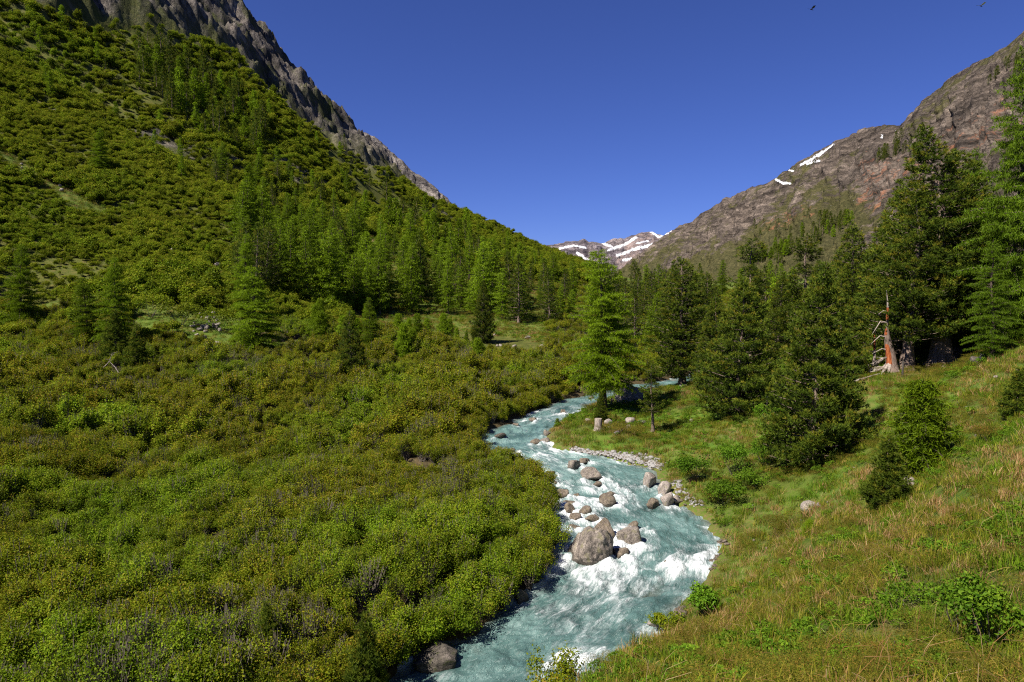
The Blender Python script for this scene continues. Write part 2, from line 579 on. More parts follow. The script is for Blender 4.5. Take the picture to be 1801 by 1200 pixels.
def hit(px, py, y0=5.0, y1=900.0):
    """first ground point seen at a photo position"""
    u, w = ray(px, py)
    ys = np.exp(np.linspace(math.log(y0), math.log(y1), 900))
    zz = height(u * ys, ys)
    below = np.nonzero(zz >= w * ys)[0]
    i = below[0] if len(below) else len(ys) - 1
    return float(u * ys[i]), float(ys[i]), float(zz[i])


def on(px, Y):
    """ground point at a bearing and distance"""
    x = (px - CX) / F_PX * Y * 1.0
    for _ in range(3):
        z = float(height(x, Y)[0])
        fwd = Y * cos(PITCH) - z * sin(PITCH)
        x = (px - CX) / F_PX * fwd
    return x, Y, float(height(x, Y)[0])


def z_at(py, Y):
    return ray(0, py)[1] * Y


us = np.concatenate([np.linspace(-4, -1.6, 14, endpoint=False), np.linspace(-1.6, -0.84, 40, endpoint=False), np.linspace(-0.84, 0.84, 640, endpoint=False), np.linspace(0.84, 1.6, 40, endpoint=False), np.linspace(1.6, 4, 15)])
ys = np.concatenate([np.linspace(-14, 4.0, 40, endpoint=False), np.geomspace(4.0, 20, 70, endpoint=False), np.geomspace(20, 110, 210, endpoint=False), np.geomspace(110, 560, 280, endpoint=False), np.geomspace(560, 1600, 30)])
GU, GY = np.meshgrid(us, ys)
GX = GU * np.maximum(GY, 6.0)
GZ, G_ROCK, G_OC, G_D = height(GX, GY, True)

# ground cover masks (0..1) in the vertex data: what grows where
gpx, gpy = pix(GX, np.maximum(GY, 3.0), GZ)
right_bank = GX > 0.5 * (np.interp(GY, LB[:, 0], LB[:, 1]) + np.interp(GY, RB[:, 0], RB[:, 1]))


def poly_d(px, py, pts):
    """distance in photo pixels to a polyline"""
    best = np.full(np.shape(px), 1e9)
    for (ax, ay), (bx, by) in zip(pts[:-1], pts[1:]):
        vx, vy = bx - ax, by - ay
        t = np.clip(((px - ax) * vx + (py - ay) * vy) / (vx * vx + vy * vy), 0, 1)
        best = np.minimum(best, np.hypot(px - ax - t * vx, py - ay - t * vy))
    return best


HERB_TRACK = [(0, 268), (60, 312), (120, 348), (200, 385), (290, 440), (340, 470)]


def cover(px, py, X, Y, d, rock):
    """1 where the scrub leaves the ground open (meadow, clearing, herb strip)"""
    nz = fbm(X * 0.15, Y * 0.15, seed=61, oct=3)
    o = np.zeros_like(X)
    clr = sstep(42, 22, poly_d(px, py, [(255, 560), (330, 572), (395, 585)]) - 10 * nz)
    o = np.maximum(o, clr)
    o = np.maximum(o, sstep(16, 8, poly_d(px, py, [(380, 470), (405, 560), (470, 612), (520, 610)]) - 8 * nz))
    o = np.maximum(o, sstep(12, 6, poly_d(px, py, HERB_TRACK) - 16 * nz + 3))
    o = np.maximum(o, sstep(14, 8, poly_d(px, py, [(40, 555), (120, 540)]) - 8 * nz))
    mead = sstep(-4, 6, np.interp(px, [600, 680, 760, 860, 930, 990], [585, 590, 582, 588, 600, 616]) - py + 5 * nz) * sstep(80, 92, Y) * sstep(580, 640, px)
    o = np.maximum(o, mead * sstep(330, 260, Y))
    return o


open_m = cover(gpx, gpy, GX, GY, G_D, G_ROCK)
lush = np.where(right_bank, 0.5 + 0.8 * fbm(GX * 0.12, GY * 0.12, seed=71, oct=3), 0.45 * open_m)
lush = np.clip(lush, 0, 1)
soil = np.where(right_bank, np.clip(0.35 + 0.9 * fbm(GX * 0.3, GY * 0.3, seed=73, oct=4), 0, 1), np.where(GY < 100, 1.0 - 0.85 * open_m, 0.45))
soil = np.maximum(soil, sstep(-1.2, -0.1, G_D))
thick = np.where(right_bank | (GY > 104), 0.0, 1.0 - open_m)
t = NT('valley ground')
p = t.pos()
nA = t.noise(0.9, p, 6, 0.65)
nB = t.noise(5.0, p, 5, 0.7)
nC = t.noise(0.10, p, 5, 0.6)
grass = t.ramp(nA, [(0.3, (0.026, 0.040, 0.006)), (0.5, (0.060, 0.080, 0.010)), (0.7, (0.12, 0.10, 0.028))])
meadow = t.ramp(nA, [(0.3, (0.04, 0.09, 0.010)), (0.55, (0.085, 0.16, 0.016)), (0.75, (0.16, 0.15, 0.04))])
g = t.mix(t.attr('lush'), grass, meadow)
brown = t.ramp(nB, [(0.3, (0.06, 0.042, 0.02)), (0.7, (0.18, 0.125, 0.06))])
sfac = t.math('MULTIPLY', t.attr('soil'), t.ramp(nB, [(0.42, 0.0), (0.62, 0.9)]))
g = t.mix(sfac, g, brown)
g = t.mix(t.math('MULTIPLY', t.attr('litter'), 0.85), g, t.ramp(nB, [(0.3, (0.03, 0.022, 0.014)), (0.7, (0.10, 0.07, 0.04))]))
rv = t.stretch(p, (1.0, 1.0, 0.45))
r1 = t.noise(0.06, rv, 10, 0.68, 0.6)
r2 = t.noise(0.5, rv, 8, 0.7, 0.3)
rk = t.ramp(r1, [(0.34, (0.03, 0.027, 0.026)), (0.46, (0.075, 0.066, 0.06)), (0.56, (0.14, 0.122, 0.108)), (0.70, (0.25, 0.21, 0.175))])
rk = t.mix(1.0, rk, t.ramp(r2, [(0.35, 0.3), (0.5, 0.95), (0.64, 1.5)]), 'MULTIPLY')
gr2 = t.ramp(nA, [(0.3, (0.022, 0.032, 0.006)), (0.7, (0.065, 0.072, 0.014))])
ledge = t.ramp(t.math('ADD', t.noise(0.05, t.stretch(p, (1, 1, 0.5)), 8, 0.7), t.math('MULTIPLY', r2, 0.25)), [(0.62, 0.0), (0.70, 0.75)])
rk = t.mix(ledge, rk, gr2)
col = t.mix(t.attr('rock'), g, rk)
hgt = t.math('ADD', t.math('MULTIPLY', t.math('ADD', r1, t.math('MULTIPLY', r2, 0.5)), t.math('MULTIPLY', t.attr('rock'), 6.0)), t.math('MULTIPLY', nB, 0.12))
M_GROUND = t.done(t.princ(col, 0.92, 0.1, t.bump(hgt, 0.9, 1.0)))
gv = np.stack([GX, GY, GZ], -1).reshape(-1, 3)
rockattr = np.clip(G_ROCK + G_OC * 0.8, 0, 1)
me = make_mesh('ground', gv, [grid_faces(*GX.shape)[:, ::1]], [M_GROUND], smooth=True,
               attrs={'rock': rockattr.ravel(), 'lush': lush.ravel(), 'soil': soil.ravel(), 'litter': thick.ravel()})
ground = tag(obj('ground', me), kind='structure')


# ------------------------------------------------------------------ boulders (data first: the river foams around them)
def rock_mesh(name, seed, mat, sub=3, rough=0.22, facets=9, flat=0.75):
    import bmesh
    r = np.random.default_rng(seed)
    bm = bmesh.new()
    bmesh.ops.create_icosphere(bm, subdivisions=sub, radius=1.0)
    v = np.array([q.co for q in bm.verts])
    f = np.array([[q.index for q in fc.verts] for fc in bm.faces])
    bm.free()
    for k in range(facets):                      # broken faces
        n = r.normal(size=3)
        n /= np.linalg.norm(n)
        c = r.uniform(0.46, 0.76)
        dd = v @ n
        over = np.maximum(dd - c, 0)
        v = v - n[None] * over[:, None] * 1.0
    o = r.uniform(-50, 50, 3)
    nz = fbm(v[:, 0] * 1.5 + o[0], v[:, 1] * 1.5 + o[1], v[:, 2] * 1.5 + o[2], seed=seed, oct=4)
    v = v * (1 + rough * nz + 0.06 * fbm(v[:, 0] * 5 + o[0], v[:, 1] * 5, v[:, 2] * 5, seed=seed + 3, oct=3, ridged=True))[:, None]
    ext = np.abs(v).max(0)
    v /= ext
    return make_mesh(name, v, [f], [mat], smooth=True)


# (px, py of the waterline/ground line, width px, height px, material, label)
RB_M = {'b': M_BOULDER, 'n': M_BOULDER2, 's': M_STONE, 'm': M_MOSSROCK}
BOULDERS = [
    (1035, 990, 92, 68, 'b', 'largest grey speckled boulder in the river, beside the left bank thicket'),
    (1106, 963, 47, 42, 'b', 'upright grey boulder in the river, right beside the largest boulder'),
    (1062, 948, 46, 34, 'n', 'dark brown boulder half hidden behind the largest river boulder'),
    (1088, 982, 40, 15, 'n', 'low flat wet slab in the foam right of the largest boulder'),
    (1176, 998, 24, 14, 'n', 'small brown rock alone in the rapids near the right bank'),
    (1114, 930, 24, 13, 'n', 'low brown rock just upstream of the upright grey boulder'),
    (1004, 906, 26, 20, 'n', 'rounded tan boulder in the cluster above the largest boulder'),
    (1013, 920, 24, 16, 'n', 'dark round boulder at the lower end of the boulder cluster'),
    (1041, 922, 32, 17, 'n', 'flat oval boulder on the river side of the boulder cluster'),
    (1029, 908, 28, 19, 'n', 'wedge shaped boulder in the middle of the boulder cluster'),
    (1001, 893, 30, 11, 'n', 'thin dark slab on top of the boulder cluster'),
    (1014, 880, 18, 12, 'n', 'small dark rock upstream of the boulder cluster'),
    (1010, 935, 24, 10, 'n', 'low wet rock between the boulder cluster and the largest boulder'),
    (988, 877, 27, 20, 'n', 'mottled boulder at the left bank above the boulder cluster'),
    (974, 880, 20, 9, 'n', 'low dark rock against the left bank thicket'),
    (1067, 892, 37, 21, 'n', 'dark flat topped boulder with white water behind it, mid river'),
    (1074, 877, 24, 15, 'n', 'pointed dark rock just above the flat topped boulder'),
    (1041, 847, 40, 23, 'b', 'slanted grey boulder with a pale top in mid river'),
    (1050, 855, 18, 8, 'n', 'small rock at the foot of the slanted boulder'),
    (1009, 826, 29, 19, 'b', 'dark grey hump backed boulder upstream in mid river'),
    (1027, 818, 22, 11, 'n', 'low rock to the right of the hump backed boulder'),
    (969, 838, 19, 12, 'n', 'small rusty brown rock in mid river'),
    (915, 839, 33, 13, 'n', 'long low boulder along the left bank upstream'),
    (976, 853, 14, 7, 'n', 'small submerged rock below the rusty brown rock'),
    (897, 797, 20, 8, 'n', 'flat dark rock in the white water near the left bank'),
    (891, 804, 16, 8, 'n', 'small dark rock awash near the left bank'),
    (1141, 858, 30, 27, 's', 'upright tan block at the lower end of the gravel bar'),
    (1168, 872, 29, 24, 's', 'square pinkish block on the right bank beside the bushes'),
    (1174, 893, 32, 28, 's', 'pale angular block at the water edge below the bushes'),
    (1150, 895, 28, 19, 'n', 'brown tilted rock leaning on the pale angular block'),
    (1190, 888, 18, 16, 's', 'small grey block beside the pale angular block'),
    (959, 781, 20, 13, 'b', 'grey rock at the tip of the grassy point'),
    (942, 782, 22, 9, 'n', 'low brown rock in the water off the grassy point'),
    (962, 768, 17, 12, 'b', 'small rock behind the tip of the grassy point'),
    (990, 729, 15, 9, 'n', 'lone rusty rock in the upstream rapids'),
    (1040, 703, 14, 7, 'n', 'flat rock in the upstream white water'),
    (1108, 710, 46, 34, 'b', 'big cracked brown boulder upstream beside the fence posts'),
    (1076, 707, 8, 6, 'n', 'tiny dark rock left of the big cracked boulder'),
    (1200, 682, 20, 9, 's', 'pale rock in the far stretch of river between the pines'),
    (880, 770, 24, 8, 'm', 'dark wet rock under the left bank bushes upstream'),
    (908, 750, 13, 6, 'n', 'small red brown rock on the left bank upstream'),
    (935, 741, 20, 6, 'n', 'low rock at the foot of the left bank upstream'),
    (770, 1180, 96, 34, 'm', 'dark mossy boulder at the left bank in the near corner of the river'),
    (915, 1062, 34, 26, 'm', 'shaded grey boulder under the overhanging left bank bushes'),
    (1155, 1107, 34, 12, 's', 'flat pale stone at the right water edge behind the bank bushes'),
]
BD = []
for i, (px, py, w, h, m, lab) in enumerate(BOULDERS):
    u, wv = ray(px, py)
    yy = np.linspace(15, 110, 3000)
    hw = np.maximum(zwater(yy), np.where(river_d(u * yy, yy) > 0, -99, height(u * yy, yy)))
    j = np.nonzero(hw >= wv * yy)[0]
    Y = yy[j[0]] if len(j) else 60
    rad = w / F_PX * Y / 2
    Y = Y + rad * 0.6
    hz = h / F_PX * Y * 0.98
    BD.append((u * Y, Y, hw[min(np.searchsorted(yy, Y), len(yy) - 1)], rad, hz, m, lab))
for i, (x, y, z, r, hz, m, lab) in enumerate(BD):
    big = r > 0.8
    meb = rock_mesh('boulder', 100 + i, RB_M[m], 5 if r > 1.0 else 4 if big else 3, 0.16 if i < 2 else 0.22, 3 if i == 0 else 5 if i == 1 else 8 if big else 9)
    hh = hz * 0.72
    o = obj('boulder', meb, None, (x, y, z + hz - hh), rng.uniform(0, 0.5), (r, r * rng.uniform(0.8, 1.0), hh))
    tag(o, lab, 'boulder', 'boulders in and along the river')

# ------------------------------------------------------------------ river surface
ry = np.concatenate([np.arange(11, 60, 0.085), np.arange(60, 105, 0.16), np.arange(105, 158, 0.8)])
NT_ACR = 150
tt = np.linspace(0, 1, NT_ACR)
lx, rx = np.interp(ry, LB[:, 0], LB[:, 1]) - 1.0, np.interp(ry, RB[:, 0], RB[:, 1]) + 1.0
RX = lx[:, None] + (rx - lx)[:, None] * tt[None]
RY = np.repeat(ry[:, None], NT_ACR, 1)
cx = 0.5 * (lx + rx)
ks = np.ones(41) / 41
cxs = np.convolve(np.pad(cx, 20, mode='edge'), ks, 'valid')
arc = np.concatenate([[0], np.cumsum(np.hypot(np.diff(cxs), np.diff(ry)))])
S = np.repeat(arc[:, None], NT_ACR, 1)
slope = np.gradient(cxs, ry)
Nn = (RX - cxs[:, None]) / np.sqrt(1 + slope[:, None] ** 2)
# flow runs towards the camera: s decreases downstream
wx = 1.2 * fbm(S * 0.35, Nn * 0.45, seed=81, oct=3)
wy = 0.9 * fbm(S * 0.35 + 9, Nn * 0.45 + 4, seed=82, oct=3)
streak = fbm(S * 0.30 + wx, Nn * 1.25 + wy * 1.4, seed=83, oct=5, gain=0.6)
ridge = fbm(S * 0.42 + wx * 1.2, Nn * 0.75 + wy * 1.2, seed=84, oct=4, ridged=True, gain=0.55)
fine = fbm(RX * 3.1, RY * 2.2, seed=85, oct=3)
rapid = fbm(S * 0.10, Nn * 0.12, seed=86, oct=2)
foam = 0.065 + 0.68 * streak + 0.38 * (ridge - 0.15) + 0.42 * rapid + 0.16 * fine
# flow direction (downstream) at each row
fd = np.stack([-slope, -np.ones_like(slope)], -1)
fd /= np.linalg.norm(fd, axis=1, keepdims=True)
bumpz = np.zeros_like(RX)
bfoam = np.zeros_like(RX)
for (bx, by, bz, br, bh, m, lab) in BD:
    i0, i1 = np.searchsorted(ry, by - 9), np.searchsorted(ry, by + 3)
    if i1 <= i0 + 2:
        continue
    dx, dy = RX[i0:i1] - bx, RY[i0:i1] - by
    k = min(np.searchsorted(ry, by), len(ry) - 1)
    fx, fy = fd[k]
    al = dx * fx + dy * fy                       # downstream
    ac = dx * -fy + dy * fx
    dist = np.hypot(dx, dy)
    ringf = np.exp(-((dist - br * 1.1) / (0.30 + 0.2 * br)) ** 2)
    wake = np.exp(-((np.abs(ac) - (br * 0.75 + al * 0.22)) / (0.28 + 0.12 * br)) ** 2) * sstep(-br * 0.4, br * 0.6, al) * np.exp(-np.maximum(al, 0) / (3.2 * br + 0.8))
    core = np.exp(-(ac / (br * 0.8)) ** 2) * sstep(br * 0.4, br * 1.3, al) * np.exp(-np.maximum(al - br, 0) / (1.8 * br + 0.4))
    amt = min(1.0, 0.45 + br)
    bfoam[i0:i1] = np.maximum(bfoam[i0:i1], amt * (0.30 * ringf + 0.50 * wake + 0.12 * core))
    bumpz[i0:i1] += amt * (0.10 * np.exp(-((al + br * 1.2) / 0.4) ** 2 - (ac / br) ** 2) + 0.07 * wake - 0.08 * core)
edge_d = river_d(RX, RY)
foam += bfoam + 0.10 * sstep(36, 30, RY) * sstep(-3.0, 2.0, RX)
foam += 0.20 * np.exp(-((edge_d - 0.35) / 0.4) ** 2)
for (sx, sy, rad, amt) in [(6.2, 42.0, 2.4, 0.42), (8.6, 36.2, 1.9, 0.2), (4.0, 29.0, 2.2, 0.15), (2.2, 23.9, 1.0, 0.6), (2.0, 51.5, 2.6, 0.25), (8, 31.5, 1.5, 0.25)]:
    foam += amt * np.exp(-(((RX - sx) / rad) ** 2 + ((RY - sy) / rad / 1.3) ** 2))
for (sx, sy, rad, amt) in [(9.3, 38.6, 1.5, 0.6), (-2.0, 25.5, 2.4, 0.45), (7.4, 35.0, 1.2, 0.4), (0.5, 57.5, 1.8, 0.35), (9.2, 48.5, 1.4, 0.8), (-0.6, 62, 1.4, 0.35)]:
    foam -= amt * np.exp(-(((RX - sx) / rad) ** 2 + ((RY - sy) / rad / 1.3) ** 2))
foam += 0.20 * np.exp(-(poly_d(RX, RY, [(10.3, 34.0), (7.0, 30.6), (4.2, 27.6), (1.6, 24.6), (0.2, 22)]) / 0.75) ** 2) + 0.15 * np.exp(-(poly_d(RX, RY, [(2.6, 33.0), (3.4, 30.5), (2.0, 28.6), (-0.4, 26.0)]) / 0.55) ** 2)
foam = np.clip(foam, 0, 1.3)
wz = 0.20 * fbm(S * 0.55 + wx, Nn * 0.8 + wy, seed=91, oct=4, ridged=True) + 0.035 * fine + 0.10 * sstep(0.3, 1.0, foam) + 0.12 * rapid + bumpz
RZ = zwater(RY) + wz * sstep(-1.0, 0.8, edge_d + 0.6) - 0.02
t = NT('glacier water')
fo = t.attr('foam')
uvw = t.attr('flow', 'Vector')
fn = t.noise(1.0, t.stretch(uvw, (0.9, 4.2, 1)), 8, 0.72, 1.3)
fn2 = t.noise(1.0, t.stretch(uvw, (5, 10, 1)), 5, 0.72, 0.6)
ff = t.math('ADD', fo, t.math('MULTIPLY', t.math('SUBTRACT', fn, 0.5), 1.9))
ff = t.math('ADD', ff, t.math('MULTIPLY', t.math('SUBTRACT', fn2, 0.5), 0.8))
white = t.ramp(ff, [(0.08, 0.0), (0.42, 0.14), (0.70, 0.50), (1.0, 0.95)])
deep = t.ramp(t.noise(0.35, t.pos(), 4, 0.6), [(0.35, (0.036, 0.076, 0.070)), (0.52, (0.078, 0.148, 0.138)), (0.7, (0.15, 0.242, 0.228))])
shal = t.ramp(t.noise(1.6, t.pos(), 4, 0.6), [(0.35, (0.06, 0.06, 0.045)), (0.65, (0.16, 0.155, 0.12))])
deep = t.mix(t.attr('shallow'), deep, shal)
wc = t.mix(white, deep, (0.66, 0.69, 0.70))
rg = t.math('MULTIPLY_ADD', white, 0.45)
rg.node.inputs[2].default_value = 0.30
rip = t.noise(1.0, t.stretch(uvw, (2.6, 5.0, 1)), 5, 0.65, 0.5)
M_WATER = t.done(t.princ(wc, rg, 0.5, t.bump(t.math('ADD', rip, t.math('MULTIPLY', fn2, 0.4)), 0.8, 0.2)))
shallow = np.clip(sstep(1.0, 0.15, edge_d) * 0.8 + 0.5 * sstep(0.35, 0.6, fbm(RX * 0.5, RY * 0.4, seed=93, oct=3)), 0, 1) * sstep(0.5, 0.1, foam)
me = make_mesh('river', np.stack([RX, RY, RZ], -1).reshape(-1, 3), [grid_faces(*RX.shape)], [M_WATER], smooth=True,
               attrs={'foam': foam.ravel(), 'shallow': shallow.ravel(), 'flow': np.stack([S, Nn, np.zeros_like(S)], -1).reshape(-1, 3)})
tag(obj('river', me), kind='structure')


# ------------------------------------------------------------------ mountains
def mountain_mat(name, cols, veg, red=None, snow=False, sc=1.0):
    t = NT(name)
    p = t.pos()
    v = t.stretch(p, (1, 1, 0.6))
    r1 = t.noise(0.012 * sc, v, 12, 0.7, 0.5)
    r2 = t.noise(0.07 * sc, v, 8, 0.72, 0.3)
    c = t.ramp(r1, [(0.3, cols[0]), (0.47, cols[1]), (0.6, cols[2]), (0.76, cols[3])])
    r3 = t.noise(0.33 * sc, v, 6, 0.75)
    c = t.mix(1.0, c, t.ramp(r2, [(0.33, 0.35), (0.5, 0.95), (0.66, 1.45)]), 'MULTIPLY')
    c = t.mix(1.0, c, t.ramp(r3, [(0.36, 0.35), (0.5, 1.0), (0.64, 1.5)]), 'MULTIPLY')
    mp = t.n('ShaderNodeMapping')
    mp.inputs['Rotation'].default_value = (0.25, -0.62, 0.3)
    mp.inputs['Scale'].default_value = (0.16, 0.16, 1.5)
    t.l(p, mp.inputs['Vector'])
    r4 = t.noise(0.055 * sc, mp.outputs[0], 7, 0.68, 0.4)     # tilted beds
    c = t.mix(1.0, c, t.ramp(r4, [(0.36, 0.45), (0.5, 1.0), (0.62, 1.4)]), 'MULTIPLY')
    g = t.mix(0.8, t.ramp(r2, [(0.35, veg[0]), (0.65, veg[1])]), t.ramp(r3, [(0.36, 0.4), (0.62, 1.4)]), 'MULTIPLY')
    gf = t.math('ADD', t.attr('veg'), t.math('MULTIPLY', t.math('SUBTRACT', t.noise(0.03 * sc, p, 8, 0.7), 0.5), 1.6))
    c = t.mix(t.ramp(gf, [(0.42, 0.0), (0.6, 0.92)]), c, g)
    if red:
        rf = t.math('ADD', t.attr('red'), t.math('MULTIPLY', t.math('SUBTRACT', t.noise(0.05 * sc, v, 6, 0.7), 0.5), 1.4))
        c = t.mix(t.ramp(rf, [(0.5, 0.0), (0.7, 0.8)]), c, red)
    if snow:
        sf = t.math('ADD', t.attr('snow'), t.math('MULTIPLY', t.math('SUBTRACT', t.noise(0.16 * sc, t.stretch(p, (1, 1, 0.5)), 8, 0.72), 0.5), 2.6))
        sf = t.ramp(sf, [(0.49, 0.0), (0.53, 1.0)])
        c = t.mix(sf, c, (0.82, 0.83, 0.86))
    h = t.math('ADD', t.math('ADD', r1, t.math('MULTIPLY', r4, 0.7)), t.math('MULTIPLY', r2, 0.4))
    return t.done(t.princ(c, 0.95, 0.08, t.bump(h, 1.0, 22.0 / sc)))


def mountain(name, crest, depth, nc, nr, amp, scale, mat, base_py, seed, masks, behind=0.35, pw=1.0):
    cpx = np.array([c[0] for c in crest], float)
    cpy = np.array([c[1] for c in crest], float)
    PX = np.linspace(cpx[0], cpx[-1], nc)
    CPY = np.interp(PX, cpx, cpy)
    d0 = np.exp(np.interp(PX, [d[0] for d in depth], np.log([d[1] for d in depth])))
    d1 = np.exp(np.interp(PX, [d[0] for d in depth], np.log([d[2] for d in depth])))
    T = np.concatenate([np.linspace(0, 1, nr), 1 + np.linspace(0.03, behind, 14)])
    T2 = np.repeat(T[:, None], nc, 1)
    PX2 = np.repeat(PX[None], len(T), 0)
    k = np.clip(T2, 0, 1)
    BP = base_py if np.isscalar(base_py) else np.interp(PX, [b[0] for b in base_py], [b[1] for b in base_py])[None]
    PY2 = BP + (CPY[None] - BP) * k
    Y = d0[None] * (d1 / d0)[None] ** (k ** pw)
    u = (PX2 - CX) / F_PX
    v = (CY - PY2) / F_PX
    den = cos(PITCH) + v * sin(PITCH)
    X = u / den * Y
    Z = (v * cos(PITCH) - sin(PITCH)) / den * Y
    over = np.maximum(T2 - 1, 0)
    Yb = Y * (1 + over * 1.2)
    X = X * (Yb / Y)
    Z = Z * (1 - over * 0.9)
    Y = Yb
    V = np.stack([X, Y, Z], -1)
    du, dv = np.gradient(V, axis=1), np.gradient(V, axis=0)
    N = np.cross(du, dv)
    N /= np.linalg.norm(N, axis=-1, keepdims=True) + 1e-9
    q = V / scale
    a = fbm(q[..., 0], q[..., 1], q[..., 2] * 0.8, seed=seed, oct=6, ridged=True, gain=0.55)
    # gullies following the fall line
    gl = fbm(PX2 / 26.0 + 0.6 * a, T2 * 1.7, seed=seed + 5, oct=4, ridged=True, gain=0.55)
    gl2 = fbm(PX2 / 9.0 + 0.5 * a, T2 * 4.5, seed=seed + 8, oct=3, ridged=True, gain=0.55)
    disp = amp * (0.75 * a + 0.55 * gl + 0.22 * gl2) * (0.5 + 0.5 * sstep(0.0, 0.3, T2)) * (Y / np.median(Y)) ** 0.5
    disp *= 1 - 0.55 * sstep(0.86, 1.0, T2)
    V = V + N * disp[..., None]
    if True:
        qx, qy = pix(V[..., 0], V[..., 1], V[..., 2])
    attrs = {k2: np.clip(fn(qx, qy, k, a, V), 0, 1).ravel() for k2, fn in masks.items()}
    me = make_mesh(name, V.reshape(-1, 3), [grid_faces(*T2.shape)], [mat], smooth=True, attrs=attrs)
    o = tag(obj(name, me), kind='structure')
    return V


def near_any(qx, qy, lines):
    s = np.zeros_like(qx)
    for pts, wd in lines:
        s = np.maximum(s, 0.5 + 0.5 * np.clip((wd * 0.62 - poly_d(qx, qy, pts)) / (wd * 0.7), -1, 1))
    return s


R_SNOW = [([(1466, 254), (1452, 264), (1440, 275)], 2.2), ([(1448, 266), (1425, 282), (1408, 290)], 3), ([(1440, 283), (1418, 289)], 2.5), ([(1396, 301), (1388, 300)], 2), ([(1365, 316), (1375, 322), (1390, 323)], 3),
          ([(1553, 238), (1551, 242)], 2), ([(1573, 229), (1576, 230)], 1.5)]
M_RMT = mountain_mat('right mountain rock', [(0.046, 0.037, 0.031), (0.098, 0.079, 0.065), (0.158, 0.126, 0.103), (0.25, 0.205, 0.168)], [(0.042, 0.046, 0.016), (0.105, 0.095, 0.035)], (0.34, 0.15, 0.085), True, 1.0)


def r_veg(qx, qy, k, a, V):
    # turf bands running down to the left along the strata, thicker towards the valley
    band = fbm((qx * 0.60 + qy * 0.80) / 22.0, (qx * 0.80 - qy * 0.60) / 130.0, seed=777, oct=4)
    low = sstep(-10, 60, qy - np.interp(qx, [1080, 1200, 1300, 1400, 1500, 1600], [440, 410, 390, 360, 320, 340]))
    cliff = sstep(90, 30, poly_d(qx, qy, [(1540, 390), (1580, 320), (1660, 280), (1760, 170)]))
    green = sstep(60, 0, poly_d(qx, qy, [(1420, 415), (1500, 372)]))
    return 0.43 + 0.42 * band + 0.30 * low - 0.25 * cliff + 0.22 * green - 0.12 * a


rmt = mountain('mountain', [(1060, 492), (1100, 468), (1130, 448), (1160, 424), (1185, 408), (1215, 392), (1240, 376), (1275, 352), (1300, 343), (1340, 330), (1370, 315), (1405, 290), (1440, 270), (1466, 252), (1490, 240), (1530, 226), (1556, 221), (1584, 225),
                            (1600, 205), (1640, 170), (1680, 140), (1705, 122), (1740, 105), (1775, 85), (1801, 60), (1900, -40), (2100, -160), (2400, -250)],
               [(1060, 2300, 2600), (1300, 1300, 2100), (1500, 800, 1700), (1590, 600, 1400), (1800, 420, 1000), (2400, 260, 700)], 560, 260, 19, 170, M_RMT,
               [(1060, 520), (1300, 540), (1800, 560), (2400, 560)], 200,
               {'veg': r_veg, 'snow': lambda qx, qy, k, a, V: near_any(qx, qy, R_SNOW),
                'red': lambda qx, qy, k, a, V: 0.15 + 0.35 * sstep(60, 10, poly_d(qx, qy, [(1535, 350), (1540, 300)])) + 0.3 * sstep(70, 20, poly_d(qx, qy, [(1620, 300), (1780, 200)])) + 0.3 * sstep(25, 8, poly_d(qx, qy, [(1345, 395), (1425, 370)]))})

S_LINES = [([(985, 437), (1010, 432), (1030, 436)], 2.5), ([(1015, 445), (1030, 455), (1045, 462)], 3), ([(1060, 428), (1080, 436)], 2.5), ([(1070, 440), (1100, 430), (1118, 418)], 3), ([(1085, 450), (1105, 443)], 3.5), ([(1110, 440), (1135, 434), (1160, 428)], 4),
           ([(1120, 428), (1140, 424)], 2), ([(1145, 408), (1160, 418), (1168, 412)], 2.5), ([(1170, 415), (1182, 408)], 3), ([(1096, 458), (1110, 455)], 3), ([(975, 441), (965, 450)], 3), ([(990, 450), (1003, 458)], 3)]
M_FAR = mountain_mat('far snowy mountain', [(0.085, 0.075, 0.085), (0.15, 0.13, 0.14), (0.24, 0.20, 0.195), (0.33, 0.26, 0.24)], [(0.09, 0.08, 0.06), (0.16, 0.13, 0.09)], (0.30, 0.225, 0.20), True, 0.3)
mountain('snowy_mountain', [(860, 470), (920, 452), (960, 436), (980, 433), (1000, 429), (1018, 428), (1027, 423), (1036, 428), (1060, 429), (1078, 423), (1098, 421), (1112, 414), (1128, 409), (1146, 407), (1156, 412), (1166, 415), (1178, 409), (1190, 405), (1230, 395), (1300, 400), (1400, 430)],
         [(860, 5200, 6200), (1400, 5200, 6200)], 300, 110, 60, 420, M_FAR, 510, 300,
         {'veg': lambda qx, qy, k, a, V: 0.15 - 0.1 * a, 'snow': lambda qx, qy, k, a, V: near_any(qx, qy, S_LINES) + 0.12 * sstep(0.6, 1.0, k),
          'red': lambda qx, qy, k, a, V: 0.1 + 0.5 * sstep(40, 12, poly_d(qx, qy, [(1100, 465), (1130, 425), (1150, 418)]))})
M_LRID = mountain_mat('left ridge rock', [(0.07, 0.062, 0.06), (0.14, 0.125, 0.118), (0.21, 0.185, 0.168), (0.30, 0.26, 0.225)], [(0.05, 0.058, 0.02), (0.10, 0.095, 0.035)], None, False, 1.4)
mountain('rocky_ridge', [(520, 250), (570, 240), (600, 232), (625, 233), (645, 236), (665, 246), (680, 262), (700, 282), (730, 308), (760, 330), (785, 350), (803, 372), (830, 400), (860, 425)],
         [(520, 700, 900), (860, 640, 760)], 260, 150, 9, 90, M_LRID, [(520, 420), (700, 420), (860, 450)], 400,
         {'veg': lambda qx, qy, k, a, V: 0.30 - 0.25 * sstep(0.2, 0.5, k) - 0.1 * a})

